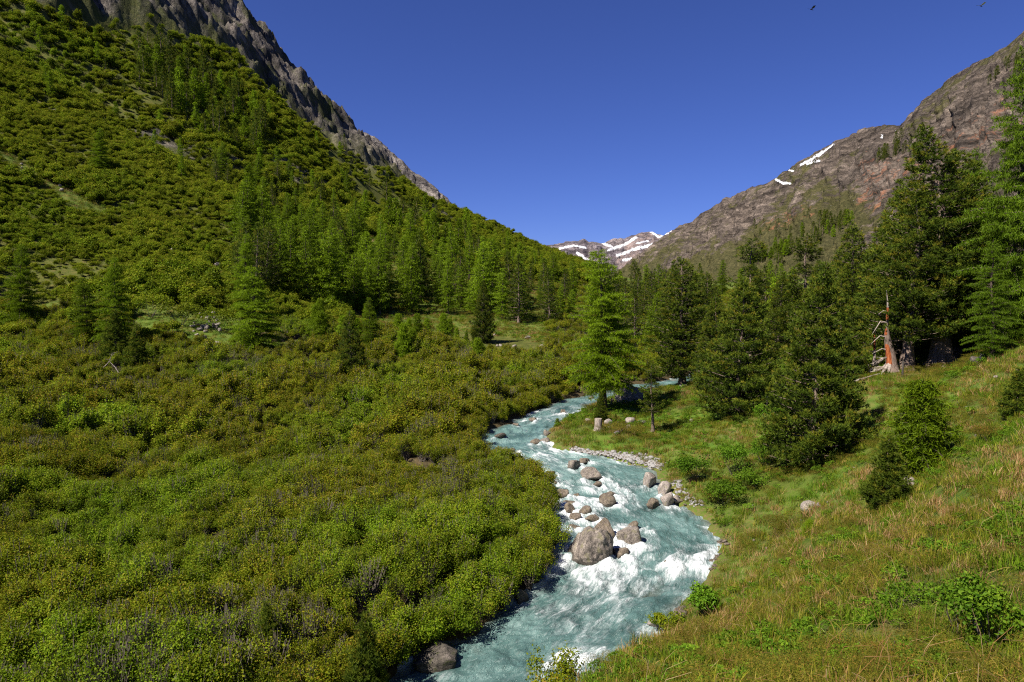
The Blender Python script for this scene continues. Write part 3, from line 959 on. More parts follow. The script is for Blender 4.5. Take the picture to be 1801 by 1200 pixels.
# ------------------------------------------------------------------ plant prototypes
def tri_spray(C, D, length, width, rngl):
    """one thin triangle per (centre, direction): base across at C, tip at C + D*length"""
    n = len(C)
    D = D / (np.linalg.norm(D, axis=1, keepdims=True) + 1e-9)
    r = rngl.normal(size=(n, 3))
    side = np.cross(D, r)
    side /= np.linalg.norm(side, axis=1, keepdims=True) + 1e-9
    w = (np.broadcast_to(width, (n,)) * 0.5)[:, None]
    L = np.broadcast_to(length, (n,))[:, None]
    V = np.stack([C - side * w, C + side * w, C + D * L], 1).reshape(-1, 3)
    Fc = np.arange(3 * n).reshape(n, 3)
    return V, Fc


def leaf_quads(C, N, size, rngl, aspect=0.62):
    """rhombic leaves: centre, facing, size"""
    n = len(C)
    N = N / (np.linalg.norm(N, axis=1, keepdims=True) + 1e-9)
    a = np.cross(N, rngl.normal(size=(n, 3)))
    a /= np.linalg.norm(a, axis=1, keepdims=True) + 1e-9
    b = np.cross(N, a)
    s = np.broadcast_to(size, (n,))[:, None]
    V = np.stack([C - a * s, C - b * s * aspect + N * s * 0.15, C + a * s, C + b * s * aspect + N * s * 0.15], 1).reshape(-1, 3)
    Fc = np.arange(4 * n).reshape(n, 4)
    return V, Fc


def shrub_mesh(name, seed, H, R, nleaf, leaf, mat, lobes=9, stems=7, open_=0.35, tint0=0.0, up=0.6, twigmat=None):
    asp = 0.62
    if mat is M_JUNI:
        asp, nleaf, leaf, up = 0.22, nleaf * 3, leaf * 0.72, 0.2
    r = np.random.default_rng(seed)
    th = r.uniform(0, 2 * pi, lobes)
    rr = R * 0.68 * np.sqrt(r.uniform(0, 1, lobes))
    lc = np.stack([rr * np.cos(th), rr * np.sin(th), H * (0.50 + 0.28 * (1 - (rr / R) ** 2)) * r.uniform(0.8, 1.15, lobes)], 1)
    lr = np.stack([R * r.uniform(0.20, 0.46, lobes)] * 2 + [H * r.uniform(0.16, 0.34, lobes)], 1)
    k = r.integers(0, lobes, nleaf)
    d = r.normal(size=(nleaf, 3))
    d /= np.linalg.norm(d, axis=1, keepdims=True)
    d[:, 2] = np.where(r.uniform(size=nleaf) < 0.55, np.abs(d[:, 2]), d[:, 2])
    rad = 1 - open_ * r.uniform(0, 1, nleaf) ** 1.6 + 0.17 * r.normal(size=nleaf)
    C = lc[k] + d * lr[k] * rad[:, None]
    C[:, 2] = np.maximum(C[:, 2], 0.06 * H * r.uniform(0.5, 2, nleaf))
    N = d * 0.6 + np.array([0, 0, up * 0.8]) + 0.85 * r.normal(size=(nleaf, 3))
    V, Fq = leaf_quads(C, N, leaf * r.uniform(0.6, 1.25, nleaf), r, asp)
    lt = r.uniform(0, 1, lobes)
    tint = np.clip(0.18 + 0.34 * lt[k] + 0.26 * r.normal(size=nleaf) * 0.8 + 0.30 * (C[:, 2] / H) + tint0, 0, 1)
    mb = MB()
    for i in range(stems):
        tgt = lc[i % lobes] + r.normal(size=3) * 0.1 * R
        b = np.array([r.normal() * 0.1 * R, r.normal() * 0.1 * R, -0.1])
        mid = b * 0.4 + tgt * 0.5 + np.array([0, 0, 0.08 * H])
        mid[:2] *= 1.2
        mb.tube([b, mid, tgt + np.array([0, 0, 0.25 * H])], [0.022 * H, 0.014 * H, 0.004 * H], 3, 0.3, cap=False)
    nv = len(V)
    sv = np.concatenate(mb.v) if mb.v else np.zeros((0, 3))
    sf = np.concatenate(mb.f4) + nv if mb.v else np.zeros((0, 4), int)
    Fall = np.concatenate([Fq, sf])
    idx = np.concatenate([np.zeros(len(Fq), int), np.ones(len(sf), int)])
    return make_mesh(name, np.concatenate([V, sv]), [Fall], [mat, twigmat or M_TWIG], idx, attrs={'tint': np.concatenate([np.repeat(tint, 4), np.full(len(sv), 0.3)])})


def prof_pine(t):
    return np.minimum(1.0, 0.80 + 1.4 * t) * np.clip(1 - t, 0, 1) ** 0.82


def prof_column(t):
    return np.minimum(1.0, 0.75 + 2.0 * t) * np.clip(1 - t ** 2.0, 0, 1) ** 0.75


def prof_larch(t):
    return np.minimum(1.0, 0.62 + 2.0 * t) * (np.clip(1 - t, 0, 1) ** 0.62 * 0.96 + 0.04)


def prof_open(t):
    return (0.55 + 0.35 * np.sin(t * 17.0)) * np.clip(1 - t, 0, 1) ** 0.45 + 0.1


def conifer(seed, H, R, prof, bare, kind, det, r0=None, gap=0.0, lean=0.0, mat=None):
    """returns (trunk mesh with limbs, crown mesh). det: element size factor (1 = fine)"""
    r = np.random.default_rng(seed)
    r0 = r0 or 0.016 * H + 0.05
    mb = MB()
    hz = np.linspace(-0.03, 1, 14) * H
    wob = np.cumsum(r.normal(size=(14, 2)) * 0.008 * H, 0) * np.linspace(0, 1, 14)[:, None]
    wob[:, 0] += lean * hz
    rad = r0 * (np.clip(1 - hz / H, 0, 1) ** 0.9) + 0.012
    rad[0] *= 1.9
    rad[1] *= 1.25
    tp = np.stack([wob[:, 0], wob[:, 1], hz], 1)
    mb.tube(tp, rad, 8 if det < 2 else 5, 0.5)
    C, D, T, LEN, WID = [], [], [], [], []
    dz = (0.34 if kind == 'pine' else 0.27) * (det ** 0.5) * (H / 14.0) ** 0.5
    z = bare * H
    while z < H * 0.985:
        t = (z - bare * H) / (H * (1 - bare))
        L0 = R * float(prof(np.array(t)))
        nb = r.integers(4, 7) if t < 0.9 else 4
        a0 = r.uniform(0, 2 * pi)
        c0 = np.array([np.interp(z, hz, wob[:, 0]), np.interp(z, hz, wob[:, 1]), z])
        for b in range(nb):
            if r.uniform() < gap:
                continue
            L = max(0.18, L0 * (r.uniform(0.78, 1.10) if kind == 'pine' else r.uniform(0.45, 1.2)))
            a = a0 + b * 2 * pi / nb + r.normal() * 0.25
            out = np.array([cos(a), sin(a), 0])
            lat = np.array([-sin(a), cos(a), 0])
            if kind == 'pine':
                rise0, curve = (-0.12 + 0.25 * t), 0.28
            else:
                rise0, curve = (0.10 + 0.30 * t), -0.28 + 0.15 * t
            rise0 += r.normal() * (0.07 if kind == 'pine' else 0.13)

            def bp(q):
                q = np.atleast_1d(q)
                return c0 + out * (L * q)[:, None] + np.array([0, 0, 1.0]) * (L * (rise0 * q + curve * q * q))[:, None]
            if L > 0.7 and det < 3:
                mb.tube(bp(np.array([0, 0.35, 0.7, 0.97])), np.array([0.022, 0.016, 0.010, 0.004]) * L * (1.0 if kind == 'pine' else 0.8) + 0.004, 3, 0.4, cap=False)
            if kind == 'pine':
                n = int(max(4, (L * 15 + 4.2 * L * L) / det ** 1.6))
                nc = max(1, int(1 + L * 3.6 / det ** 0.5))
                qc = 1 - 0.80 * r.uniform(0, 1, nc) ** 1.3
                qc[0] = 0.97
                sp = (0.30 * L * (1.15 - qc) + 0.08) * r.normal(size=nc)
                kk = r.integers(0, nc, n)
                q = qc[kk] if L >= 0.6 else r.uniform(0.2, 1, n)
                ball = r.normal(size=(n, 3)) * np.array([0.14, 0.14, 0.10]) * (0.75 + 0.16 * L) * det ** 0.35
                c = bp(q) + lat * (sp[kk] if L >= 0.6 else r.normal(size=n) * 0.08)[:, None] + ball + np.array([0, 0, 0.06])
                ax = out * 0.6 + np.array([0, 0, 0.7]) + 1.2 * ball / 0.2 * 0.5 + 0.2 * r.normal(size=(n, 3))
                cl = r.normal(size=nc) * 0.10
                ti = np.clip(0.32 + 0.50 * (q - 0.6) + 0.10 * r.normal(size=n) + cl[kk] + 1.6 * ball[:, 2] + r.normal() * 0.08 + 0.16 * t, 0, 1)  # top light and inner shade put into tint: paler clump tops, darker near trunk
                ndl = 11 if det < 2 else (7 if det < 3.5 else 5)
                C.append(np.repeat(c, ndl, 0))
                D.append(np.repeat(ax, ndl, 0) + 0.62 * r.normal(size=(n * ndl, 3)))
                T.append(np.repeat(ti, ndl))
                LEN.append(np.full(n * ndl, 0.24 * det ** 0.75) * r.uniform(0.7, 1.2, n * ndl))
                WID.append(np.full(n * ndl, 0.046 * det ** 0.95))
            else:
                # side sprays in the branch plane, short hanging twigs on them
                ns = int(max(2, L / (0.26 * det ** 0.4)))
                for sgn in (-1, 1):
                    for i in range(ns):
                        q0 = 0.16 + 0.86 * (i + r.uniform()) / ns
                        ll = (0.34 * L * (1.12 - q0) + 0.26) * r.uniform(0.6, 1.2)
                        n = int(max(2, ll * 27 / det ** 1.5))
                        e = r.uniform(0, 1, n)
                        dd = lat * sgn * 0.85 + out * 0.55
                        c = bp(q0) + dd * (ll * e)[:, None] + np.array([0, 0, -1]) * (0.22 * ll * e * e)[:, None] + r.normal(size=(n, 3)) * 0.03
                        C.append(c)
                        dn = np.array([0, 0, -0.75]) + out * 0.25 + 0.55 * r.normal(size=(n, 3))
                        upi = r.uniform(size=n) < 0.35
                        dn[upi, 2] = np.abs(dn[upi, 2]) * 0.7
                        D.append(dn)
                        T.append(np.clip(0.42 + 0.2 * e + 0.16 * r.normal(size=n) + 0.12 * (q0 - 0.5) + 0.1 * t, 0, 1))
                        LEN.append(np.full(n, 0.27 * det ** 0.7) * r.uniform(0.5, 1.3, n))
                        WID.append(np.full(n, 0.055 * det ** 1.15) * r.uniform(0.7, 1.2, n))
        z += dz * r.uniform(0.5, 1.5) * (1.0 if t < 0.8 else 0.7)
    C, D, T, LEN, WID = map(np.concatenate, (C, D, T, LEN, WID))
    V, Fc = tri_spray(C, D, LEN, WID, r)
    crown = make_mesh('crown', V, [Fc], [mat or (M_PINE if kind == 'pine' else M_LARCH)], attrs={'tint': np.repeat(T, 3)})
    trunk = mb.mesh('trunk', [M_BARK_P if kind == 'pine' else M_BARK_L], smooth=True)
    return trunk, crown, H


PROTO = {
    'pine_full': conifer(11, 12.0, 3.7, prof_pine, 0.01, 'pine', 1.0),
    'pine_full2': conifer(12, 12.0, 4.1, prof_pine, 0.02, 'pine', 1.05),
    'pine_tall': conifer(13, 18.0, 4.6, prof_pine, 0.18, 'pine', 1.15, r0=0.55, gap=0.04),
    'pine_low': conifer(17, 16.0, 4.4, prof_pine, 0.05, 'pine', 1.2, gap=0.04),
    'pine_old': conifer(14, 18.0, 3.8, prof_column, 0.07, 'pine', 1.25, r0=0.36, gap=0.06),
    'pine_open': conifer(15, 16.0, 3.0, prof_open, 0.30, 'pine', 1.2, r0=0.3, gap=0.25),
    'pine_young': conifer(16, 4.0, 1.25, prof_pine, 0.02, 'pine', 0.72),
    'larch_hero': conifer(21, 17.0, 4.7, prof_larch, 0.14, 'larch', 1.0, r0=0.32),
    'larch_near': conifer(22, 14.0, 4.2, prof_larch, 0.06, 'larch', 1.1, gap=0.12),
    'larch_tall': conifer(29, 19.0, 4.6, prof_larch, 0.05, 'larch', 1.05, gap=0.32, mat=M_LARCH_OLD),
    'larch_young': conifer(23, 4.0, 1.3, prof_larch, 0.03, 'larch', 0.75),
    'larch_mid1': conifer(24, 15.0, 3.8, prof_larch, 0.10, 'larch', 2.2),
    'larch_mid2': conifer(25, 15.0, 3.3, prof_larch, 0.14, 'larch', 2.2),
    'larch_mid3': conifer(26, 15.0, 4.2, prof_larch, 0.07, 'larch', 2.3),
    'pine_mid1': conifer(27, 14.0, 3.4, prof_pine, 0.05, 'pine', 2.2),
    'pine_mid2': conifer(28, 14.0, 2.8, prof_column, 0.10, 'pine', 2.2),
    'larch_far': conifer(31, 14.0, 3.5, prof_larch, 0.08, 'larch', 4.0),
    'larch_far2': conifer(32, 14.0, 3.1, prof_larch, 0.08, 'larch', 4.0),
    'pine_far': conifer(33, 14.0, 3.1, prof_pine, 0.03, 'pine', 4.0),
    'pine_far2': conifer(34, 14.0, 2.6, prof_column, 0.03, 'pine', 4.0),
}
NAMES = {'pine': 'pine_tree', 'larch': 'larch_tree'}


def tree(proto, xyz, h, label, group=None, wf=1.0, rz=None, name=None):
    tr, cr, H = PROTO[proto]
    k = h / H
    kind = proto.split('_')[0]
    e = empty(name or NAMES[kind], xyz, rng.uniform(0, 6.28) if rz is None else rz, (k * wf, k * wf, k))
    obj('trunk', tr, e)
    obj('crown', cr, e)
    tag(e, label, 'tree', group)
    return e


def tree_at(proto, px, Y, top, label, group=None, wf=1.0, **kw):
    x, y, z = on(px, Y)
    return tree(proto, (x, y, z - 0.05), max(0.6, z_at(top, Y) - z), label, group, wf, **kw)


# ------------------------------------------------------------------ scattering of stuff (geometry nodes on a point mesh)
def proto_collection(name, meshes):
    c = bpy.data.collections.new(name)
    for i, m in enumerate(meshes):
        c.objects.link(bpy.data.objects.new('%s_%02d' % (name, i), m))
    return c


def scatter(name, pts, scl, coll, nproto, tilt=0.12, idx=None, label=None, cat=None):
    n = len(pts)
    me = bpy.data.meshes.new(name)
    me.vertices.add(n)
    me.vertices.foreach_set('co', np.ascontiguousarray(pts, np.float32).ravel())
    a = me.attributes.new('pick', 'INT', 'POINT')
    a.data.foreach_set('value', (rng.integers(0, nproto, n) if idx is None else idx).astype(np.int32))
    a = me.attributes.new('turn', 'FLOAT_VECTOR', 'POINT')
    rot = np.stack([rng.normal(size=n) * tilt, rng.normal(size=n) * tilt, rng.uniform(0, 2 * pi, n)], 1)
    a.data.foreach_set('vector', rot.astype(np.float32).ravel())
    a = me.attributes.new('size', 'FLOAT_VECTOR', 'POINT')
    scl = np.asarray(scl, np.float32)
    if scl.ndim == 1:
        scl = np.repeat(scl[:, None], 3, 1)
    a.data.foreach_set('vector', np.ascontiguousarray(scl).ravel())
    o = obj(name, me)
    ng = bpy.data.node_groups.new(name, 'GeometryNodeTree')
    ng.interface.new_socket('Geometry', in_out='INPUT', socket_type='NodeSocketGeometry')
    ng.interface.new_socket('Geometry', in_out='OUTPUT', socket_type='NodeSocketGeometry')
    N = ng.nodes
    gi, go = N.new('NodeGroupInput'), N.new('NodeGroupOutput')
    ip = N.new('GeometryNodeInstanceOnPoints')
    ci = N.new('GeometryNodeCollectionInfo')
    ci.inputs['Collection'].default_value = coll
    ci.inputs['Separate Children'].default_value = True
    ci.inputs['Reset Children'].default_value = True

    def na(nm, dt):
        k = N.new('GeometryNodeInputNamedAttribute')
        k.data_type = dt
        k.inputs['Name'].default_value = nm
        return [q for q in k.outputs if q.enabled and q.name == 'Attribute'][0]
    e2r = N.new('FunctionNodeEulerToRotation')
    L = ng.links.new
    L(na('turn', 'FLOAT_VECTOR'), e2r.inputs[0])
    L(gi.outputs[0], ip.inputs['Points'])
    L(ci.outputs[0], ip.inputs['Instance'])
    ip.inputs['Pick Instance'].default_value = True
    L(na('pick', 'INT'), ip.inputs['Instance Index'])
    L(e2r.outputs[0], ip.inputs['Rotation'])
    L(na('size', 'FLOAT_VECTOR'), ip.inputs['Scale'])
    L(ip.outputs[0], go.inputs[0])
    md = o.modifiers.new('scatter', 'NODES')
    md.node_group = ng
    tag(o, label, cat, None, 'stuff')
    return o


# near thicket on the left bank
near_p = proto_collection('thicket_shrub', [shrub_mesh('shrub', 40 + i, (1.9, 2.1, 1.8, 2.2, 1.9)[i], (1.15, 1.0, 1.3, 0.9, 1.1)[i], (2300, 2100, 2500, 2000, 700)[i], 0.049, M_ALDER, lobes=15, stems=(14, 18, 14, 20, 60)[i], open_=0.5, tint0=(-0.06, 0.0, 0.06, 0.02, 0.0)[i]) for i in range(5)])
mid_p = proto_collection('thicket_far_shrub', [shrub_mesh('shrub', 50 + i, (2.0, 2.4, 1.7, 2.6, 2.0)[i], (1.3, 1.0, 1.4, 1.0, 1.2)[i], (1500, 1400, 1600, 1300, 480)[i], 0.072, M_ALDER, lobes=14, stems=(14, 18, 14, 18, 50)[i], open_=0.5, tint0=(0.0, 0.05, 0.09, -0.05, 0.0)[i]) for i in range(5)])
scrub_p = proto_collection('hill_shrub', [shrub_mesh('shrub', 60 + i, (2.2, 2.8, 1.8, 3.0)[i], (2.1, 1.6, 2.4, 1.5)[i], 1300, 0.135, M_SCRUB, lobes=13, open_=0.5, stems=0, tint0=(0.0, 0.06, 0.12, -0.06)[i], up=0.4) for i in range(4)])


def sample(y0, y1, u0, u1, dens):
    """points spread evenly over the ground between two distances and bearings"""
    area = 0.5 * (y1 ** 2 - y0 ** 2) * (u1 - u0)
    n = int(area * dens)
    Y = np.sqrt(rng.uniform(y0 ** 2, y1 ** 2, n))
    U = rng.uniform(u0, u1, n)
    X = U * Y
    Z, rk, oc, d = height(X, Y, True)
    qx, qy = pix(X, Y, Z)
    rb = X > 0.5 * (np.interp(Y, LB[:, 0], LB[:, 1]) + np.interp(Y, RB[:, 0], RB[:, 1]))
    return dict(X=X, Y=Y, Z=Z, rock=rk, oc=oc, d=d, px=qx, py=qy, right=rb, open=cover(qx, qy, X, Y, d, rk), n=n)


def pick(s, m):
    return {k: (v[m] if isinstance(v, np.ndarray) else v) for k, v in s.items()}


s = sample(16, 50, -1.2, 0.25, 2.4)
m = (~s['right']) & (s['d'] < 0.25) & (s['open'] < 0.5)
s = pick(s, m)
hN = 0.88 + 0.26 * fbm(s['X'] * 0.25, s['Y'] * 0.25, seed=101, oct=3)
TW = lambda s, k: np.where(fbm(s['X'] * 0.16, s['Y'] * 0.16, seed=k, oct=3) + 0.25 * rng.normal(size=len(s['X'])) > 0.30, 4, rng.integers(0, 4, len(s['X'])))
sz = hN * rng.uniform(0.55, 1.0, len(s['X'])) * (0.76 + 0.28 * sstep(0.2, -2.5, s['d']))
scatter('thicket', np.stack([s['X'], s['Y'], np.maximum(s['Z'], zwater(s['Y']) + 0.05) - 0.1], 1), sz, near_p, 5, idx=TW(s, 151), label='dense green and yellow alder thicket filling the near left bank', cat='thicket')
s = sample(50, 104, -1.1, 0.22, 1.4)
m = (~s['right']) & (s['d'] < 0.1) & (s['open'] < 0.5)
s = pick(s, m)
hN = 0.92 + 0.45 * fbm(s['X'] * 0.15, s['Y'] * 0.15, seed=102, oct=3)
sz = hN * rng.uniform(0.55, 1.1, len(s['X'])) * (0.6 + 0.4 * sstep(-0.3, -2.5, s['d']))
scatter('thicket', np.stack([s['X'], s['Y'], s['Z'] - 0.1], 1), sz, mid_p, 5, idx=TW(s, 152), label='olive and rusty alder thicket on the far part of the left bank', cat='thicket')
s = sample(104, 230, -1.05, 0.1, 1.0)
m = (s['rock'] < 0.5) & (s['open'] < 0.5) & (s['Z'] > -6)
s = pick(s, m)
dn = fbm(s['X'] * 0.05, s['Y'] * 0.05, seed=103, oct=3)
m = rng.uniform(size=len(dn)) < np.clip(1.0 + 0.9 * dn, 0.5, 1) * (1 - 0.85 * s['oc'])
s, dn = pick(s, m), dn[m]
sz = (0.8 + 0.6 * dn) * rng.uniform(0.4, 1.25, len(dn))
scatter('hillside_scrub', np.stack([s['X'], s['Y'], s['Z'] - 0.2], 1), sz, scrub_p, 4, label='rounded olive scrub covering the lower left hillside', cat='scrub')
s = sample(230, 540, -1.0, 0.12, 0.22)
m = (s['rock'] + 0.10 * rng.normal(size=s['n']) < 0.30) & (s['Z'] > 2)
s = pick(s, m)
dn = fbm(s['X'] * 0.03, s['Y'] * 0.03, seed=104, oct=3)
m = rng.uniform(size=len(dn)) < np.clip(0.92 + 1.0 * dn, 0.35, 1) * (1 - 0.6 * s['oc'])
s, dn = pick(s, m), dn[m]
sz = (1.15 + 0.6 * dn) * rng.uniform(0.5, 1.35, len(dn))
scatter('hillside_scrub', np.stack([s['X'], s['Y'], s['Z'] - 0.3], 1), sz, scrub_p, 4, label='dark green scrub high on the left hillside under the cliffs', cat='scrub')


# grass of the right bank
def tuft_mesh(name, seed, n, hgt, wid, mat, spread, bend=0.5, t0=0.4, tv=0.25):
    r = np.random.default_rng(seed)
    a = r.uniform(0, 2 * pi, n)
    rr = spread * np.sqrt(r.uniform(0, 1, n))
    B = np.stack([rr * np.cos(a), rr * np.sin(a), np.full(n, -0.02)], 1)
    h = hgt * r.uniform(0.45, 1.15, n)
    ld = r.uniform(0, 2 * pi, n)
    lean = bend * np.abs(r.normal(size=n)) * h
    out = np.stack([np.cos(ld), np.sin(ld), np.zeros(n)], 1)
    side = np.stack([-np.sin(ld), np.cos(ld), np.zeros(n)], 1) * (wid * r.uniform(0.6, 1.2, n) * 0.5)[:, None]
    up = np.array([0, 0, 1.0])
    M = B + up * (h * 0.6)[:, None] + out * (lean * 0.4)[:, None]
    Tp = B + up * (h * 0.95)[:, None] + out * lean[:, None]
    V = np.stack([B - side, B + side, M + side * 0.7, M - side * 0.7, Tp], 1).reshape(-1, 3)
    i = np.arange(n)[:, None] * 5
    q = np.concatenate([i, i + 1, i + 2, i + 3], 1)
    tr = np.concatenate([i + 3, i + 2, i + 4], 1)
    tint = np.clip(t0 + tv * r.normal(size=n), 0, 1)
    return make_mesh(name, V, [q, tr], [mat], attrs={'tint': np.repeat(tint, 5)})


grass_p = proto_collection('grass_tuft', [
    tuft_mesh('tuft', 70, 60, 0.22, 0.012, M_GRASS, 0.22, 0.5, 0.35),
    tuft_mesh('tuft', 71, 60, 0.18, 0.013, M_GRASS, 0.24, 0.7, 0.5),
    tuft_mesh('tuft', 72, 50, 0.20, 0.010, M_DRY, 0.22, 0.9, 0.5),
    tuft_mesh('tuft', 73, 55, 0.15, 0.016, M_GRASS, 0.25, 0.8, 0.65),
    shrub_mesh('tuft', 74, 0.18, 0.26, 190, 0.020, M_HERB, lobes=5, stems=0, up=1.2),
    shrub_mesh('tuft', 75, 0.24, 0.40, 330, 0.020, M_JUNI, lobes=6, stems=0, up=0.6),
])
gm = [0.29, 0.25, 0.15, 0.11, 0.12, 0.08]
P_, S_, I_ = [], [], []
for (y0, y1, dens, k) in [(3.2, 9, 26, 0.9), (9, 17, 16, 1.05), (17, 32, 8.5, 1.3), (32, 64, 4.6, 1.7), (64, 98, 2.6, 2.1)]:
    s = sample(y0, y1, -0.1 if y1 < 20 else 0.0, 1.25 if y1 < 40 else 0.95, dens)
    m = s['right'] & (s['d'] < -0.15)
    s = pick(s, m)
    n = len(s['X'])
    reg = fbm(s['X'] * 0.22, s['Y'] * 0.22, seed=111, oct=3)
    w = np.stack([np.full(n, g) for g in gm], 1)
    w[:, 2] *= np.clip(1 + 3.0 * reg, 0.1, 4)
    w[:, 3] *= np.clip(1 + 2.0 * reg, 0.1, 4)
    w[:, 4] *= np.clip(1 - 3.0 * reg, 0.1, 4)
    w[:, 5] *= np.clip(1 + 4 * fbm(s['X'] * 0.3, s['Y'] * 0.3, seed=113, oct=2), 0.0, 5)
    w /= w.sum(1, keepdims=True)
    I_.append((rng.uniform(size=(n, 1)) > np.cumsum(w, 1)).sum(1).clip(0, 5))
    P_.append(np.stack([s['X'], s['Y'], s['Z']], 1))
    S_.append(k * rng.uniform(0.65, 1.25, n))
n = 4200                                            # round the camera and behind it
X, Y = rng.uniform(-4, 16, n), rng.uniform(-7, 7, n)
ok = (np.abs(X) > 0.84 * Y) | (Y < 3.2)
X, Y = X[ok], Y[ok]
n = len(X)
P_.append(np.stack([X, Y, height(X, Y)], 1))
S_.append(0.9 * rng.uniform(0.65, 1.25, n))
I_.append(rng.choice(6, n, p=np.array(gm) / sum(gm)))
# meadow and clearing on the left
s = sample(84, 150, -0.6, 0.12, 0.9)
m = (~s['right']) & (s['open'] > 0.4) & (s['d'] < -0.4)
s = pick(s, m)
P_.append(np.stack([s['X'], s['Y'], s['Z']], 1))
S_.append(1.5 * rng.uniform(0.6, 1.2, len(s['X'])))
I_.append(rng.choice([0, 1, 3, 4], len(s['X'])))
scatter('grass', np.concatenate(P_), np.concatenate(S_), grass_p, 6, idx=np.concatenate(I_), tilt=0.15, label='green and straw coloured grass and herbs of the right bank slope and meadow', cat='grass')


# ------------------------------------------------------------------ trees that stand out
def roots(e, n, r0, L, mat, seed, k=1.0):
    r = np.random.default_rng(seed)
    for i in range(n):
        a = i * 2 * pi / n + r.uniform(-0.4, 0.4)
        l = L * r.uniform(0.6, 1.3)
        mb = MB()
        q = np.linspace(0, 1, 6)
        pts = np.stack([np.cos(a + 0.3 * q * q) * (0.3 * r0 + l * q), np.sin(a + 0.3 * q * q) * (0.3 * r0 + l * q), r0 * 1.9 * (1 - q) ** 2.2 - 0.10 * q], 1) * k
        mb.tube(pts, np.interp(q, [0, 0.4, 1], [0.48 * r0, 0.30 * r0, 0.05 * r0]) * k, 6, 0.5)
        tk = [c for c in e.children if c.name.startswith('trunk')][0]
        obj('root', mb.mesh('root', [mat], True), tk)


G_RP = 'stone pines of the right bank'
tree_at('larch_hero', 1062, 66, 436, 'tall bright green larch at the river bend in the middle of the valley', None, 0.98, rz=0.6)
tree_at('pine_young', 1057, 60.5, 690, 'slender young pine at the foot of the tall bright larch', None, 0.75)
tree_at('pine_young', 1083, 61, 727, 'knee high pine seedling beside the grey rocks near the fence posts', None, 0.9)
tree_at('pine_open', 1148, 57.5, 640, 'small thin pine on the grassy point, casting a shadow to the right', None, 1.25)
tree_at('pine_old', 1200, 80, 452, 'tall dark stone pine with a rounded top right of the tall larch', G_RP, 1.25)
tree_at('pine_old', 1243, 96, 478, 'narrow dark pine behind, right of the tall rounded stone pine', G_RP, 0.75)
tree_at('pine_full2', 1298, 58, 486, 'broad stone pine left of the biggest foreground pine', G_RP, 1.02)
tree_at('pine_full', 1262, 68, 520, 'dense pine between the tall rounded pine and the broad pine', G_RP, 1.0)
tree_at('pine_open', 1322, 92, 420, 'thin tall pine with an open flat crown against the mountain', G_RP, 1.2)
tree_at('pine_low', 1368, 76, 478, 'dark pine crown just left of the biggest foreground pine', G_RP, 0.9)
tree_at('pine_open', 1412, 72, 415, 'pine with a lumpy open crown rising behind the biggest foreground pine', G_RP, 1.35)
tree_at('pine_full', 1428, 40, 460, 'biggest foreground stone pine, full to the ground on the grassy slope', G_RP, 0.94, rz=1.0)
tree_at('pine_full2', 1478, 56, 480, 'pine growing into the right side of the biggest foreground pine', G_RP, 0.8)
tree_at('pine_low', 1500, 74, 388, 'tall pine with a visible trunk behind the red dead trunk, left of pair', G_RP, 1.1)
tree_at('pine_low', 1545, 80, 380, 'tall pine behind the red dead trunk, right of pair', G_RP, 1.1)
tree_at('pine_low', 1578, 62, 316, 'tall ragged pine left of the tallest stone pine', G_RP, 1.0)
e = tree_at('pine_tall', 1594, 54.3, 340, 'stone pine with a flaring reddish trunk beside the red dead trunk', G_RP, 1.1)
roots(e, 5, 0.55, 1.6, M_BARK_P, 1)
e = tree_at('pine_tall', 1655, 55, 210, 'tallest stone pine with a thick flaring grey trunk at the top of the slope', G_RP, 1.25, rz=2.0)
roots(e, 6, 0.62, 2.0, M_BARK_P, 2)
e = tree_at('pine_old', 1677, 57.5, 262, 'stone pine whose shaded trunk stands close behind the tallest pine', G_RP, 1.15)
roots(e, 5, 0.5, 1.3, M_BARK_P, 3)
tree_at('pine_full2', 1625, 66, 420, 'low pine filling the gap behind the flaring trunks', G_RP, 1.0)
tree_at('larch_tall', 1772, 50, 60, 'tall drooping larch at the right edge of the picture', None, 0.75)
tree_at('larch_tall', 1850, 46, 30, 'second tall larch cut by the right edge of the picture', None, 0.8)
tree_at('larch_tall', 1712, 64, 255, 'bright larch between the tallest pine and the right edge', None, 0.8)
tree_at('larch_tall', 1745, 45, 420, 'low spreading larch with drooping boughs at the top of the slope', None, 1.0)
tree_at('larch_young', 1622, 28.5, 668, 'bright green young larch on the slope below the flaring trunks', None, 1.4)
tree_at('pine_young', 1560, 25.5, 770, 'small dark pine in front of the young larch on the slope', None, 1.12)
tree_at('pine_young', 1788, 27, 648, 'young pine at the right edge below the tall larches', None, 1.2)
tree_at('larch_young', 1425, 27, 930, 'knee high larch sapling in the grass below the biggest pine', None, 2.0)
tree_at('larch_young', 980, 62.5, 735, 'larch sapling at the tip of the grassy point in the river', None, 1.5)
tree_at('pine_young', 645, 21.5, 1085, 'young pine poking out of the thicket at the bottom edge', None, 0.8)
tree_at('pine_young', 470, 22.5, 1060, 'small pale pine half hidden in the thicket, left of the bottom young pine', None, 0.8)
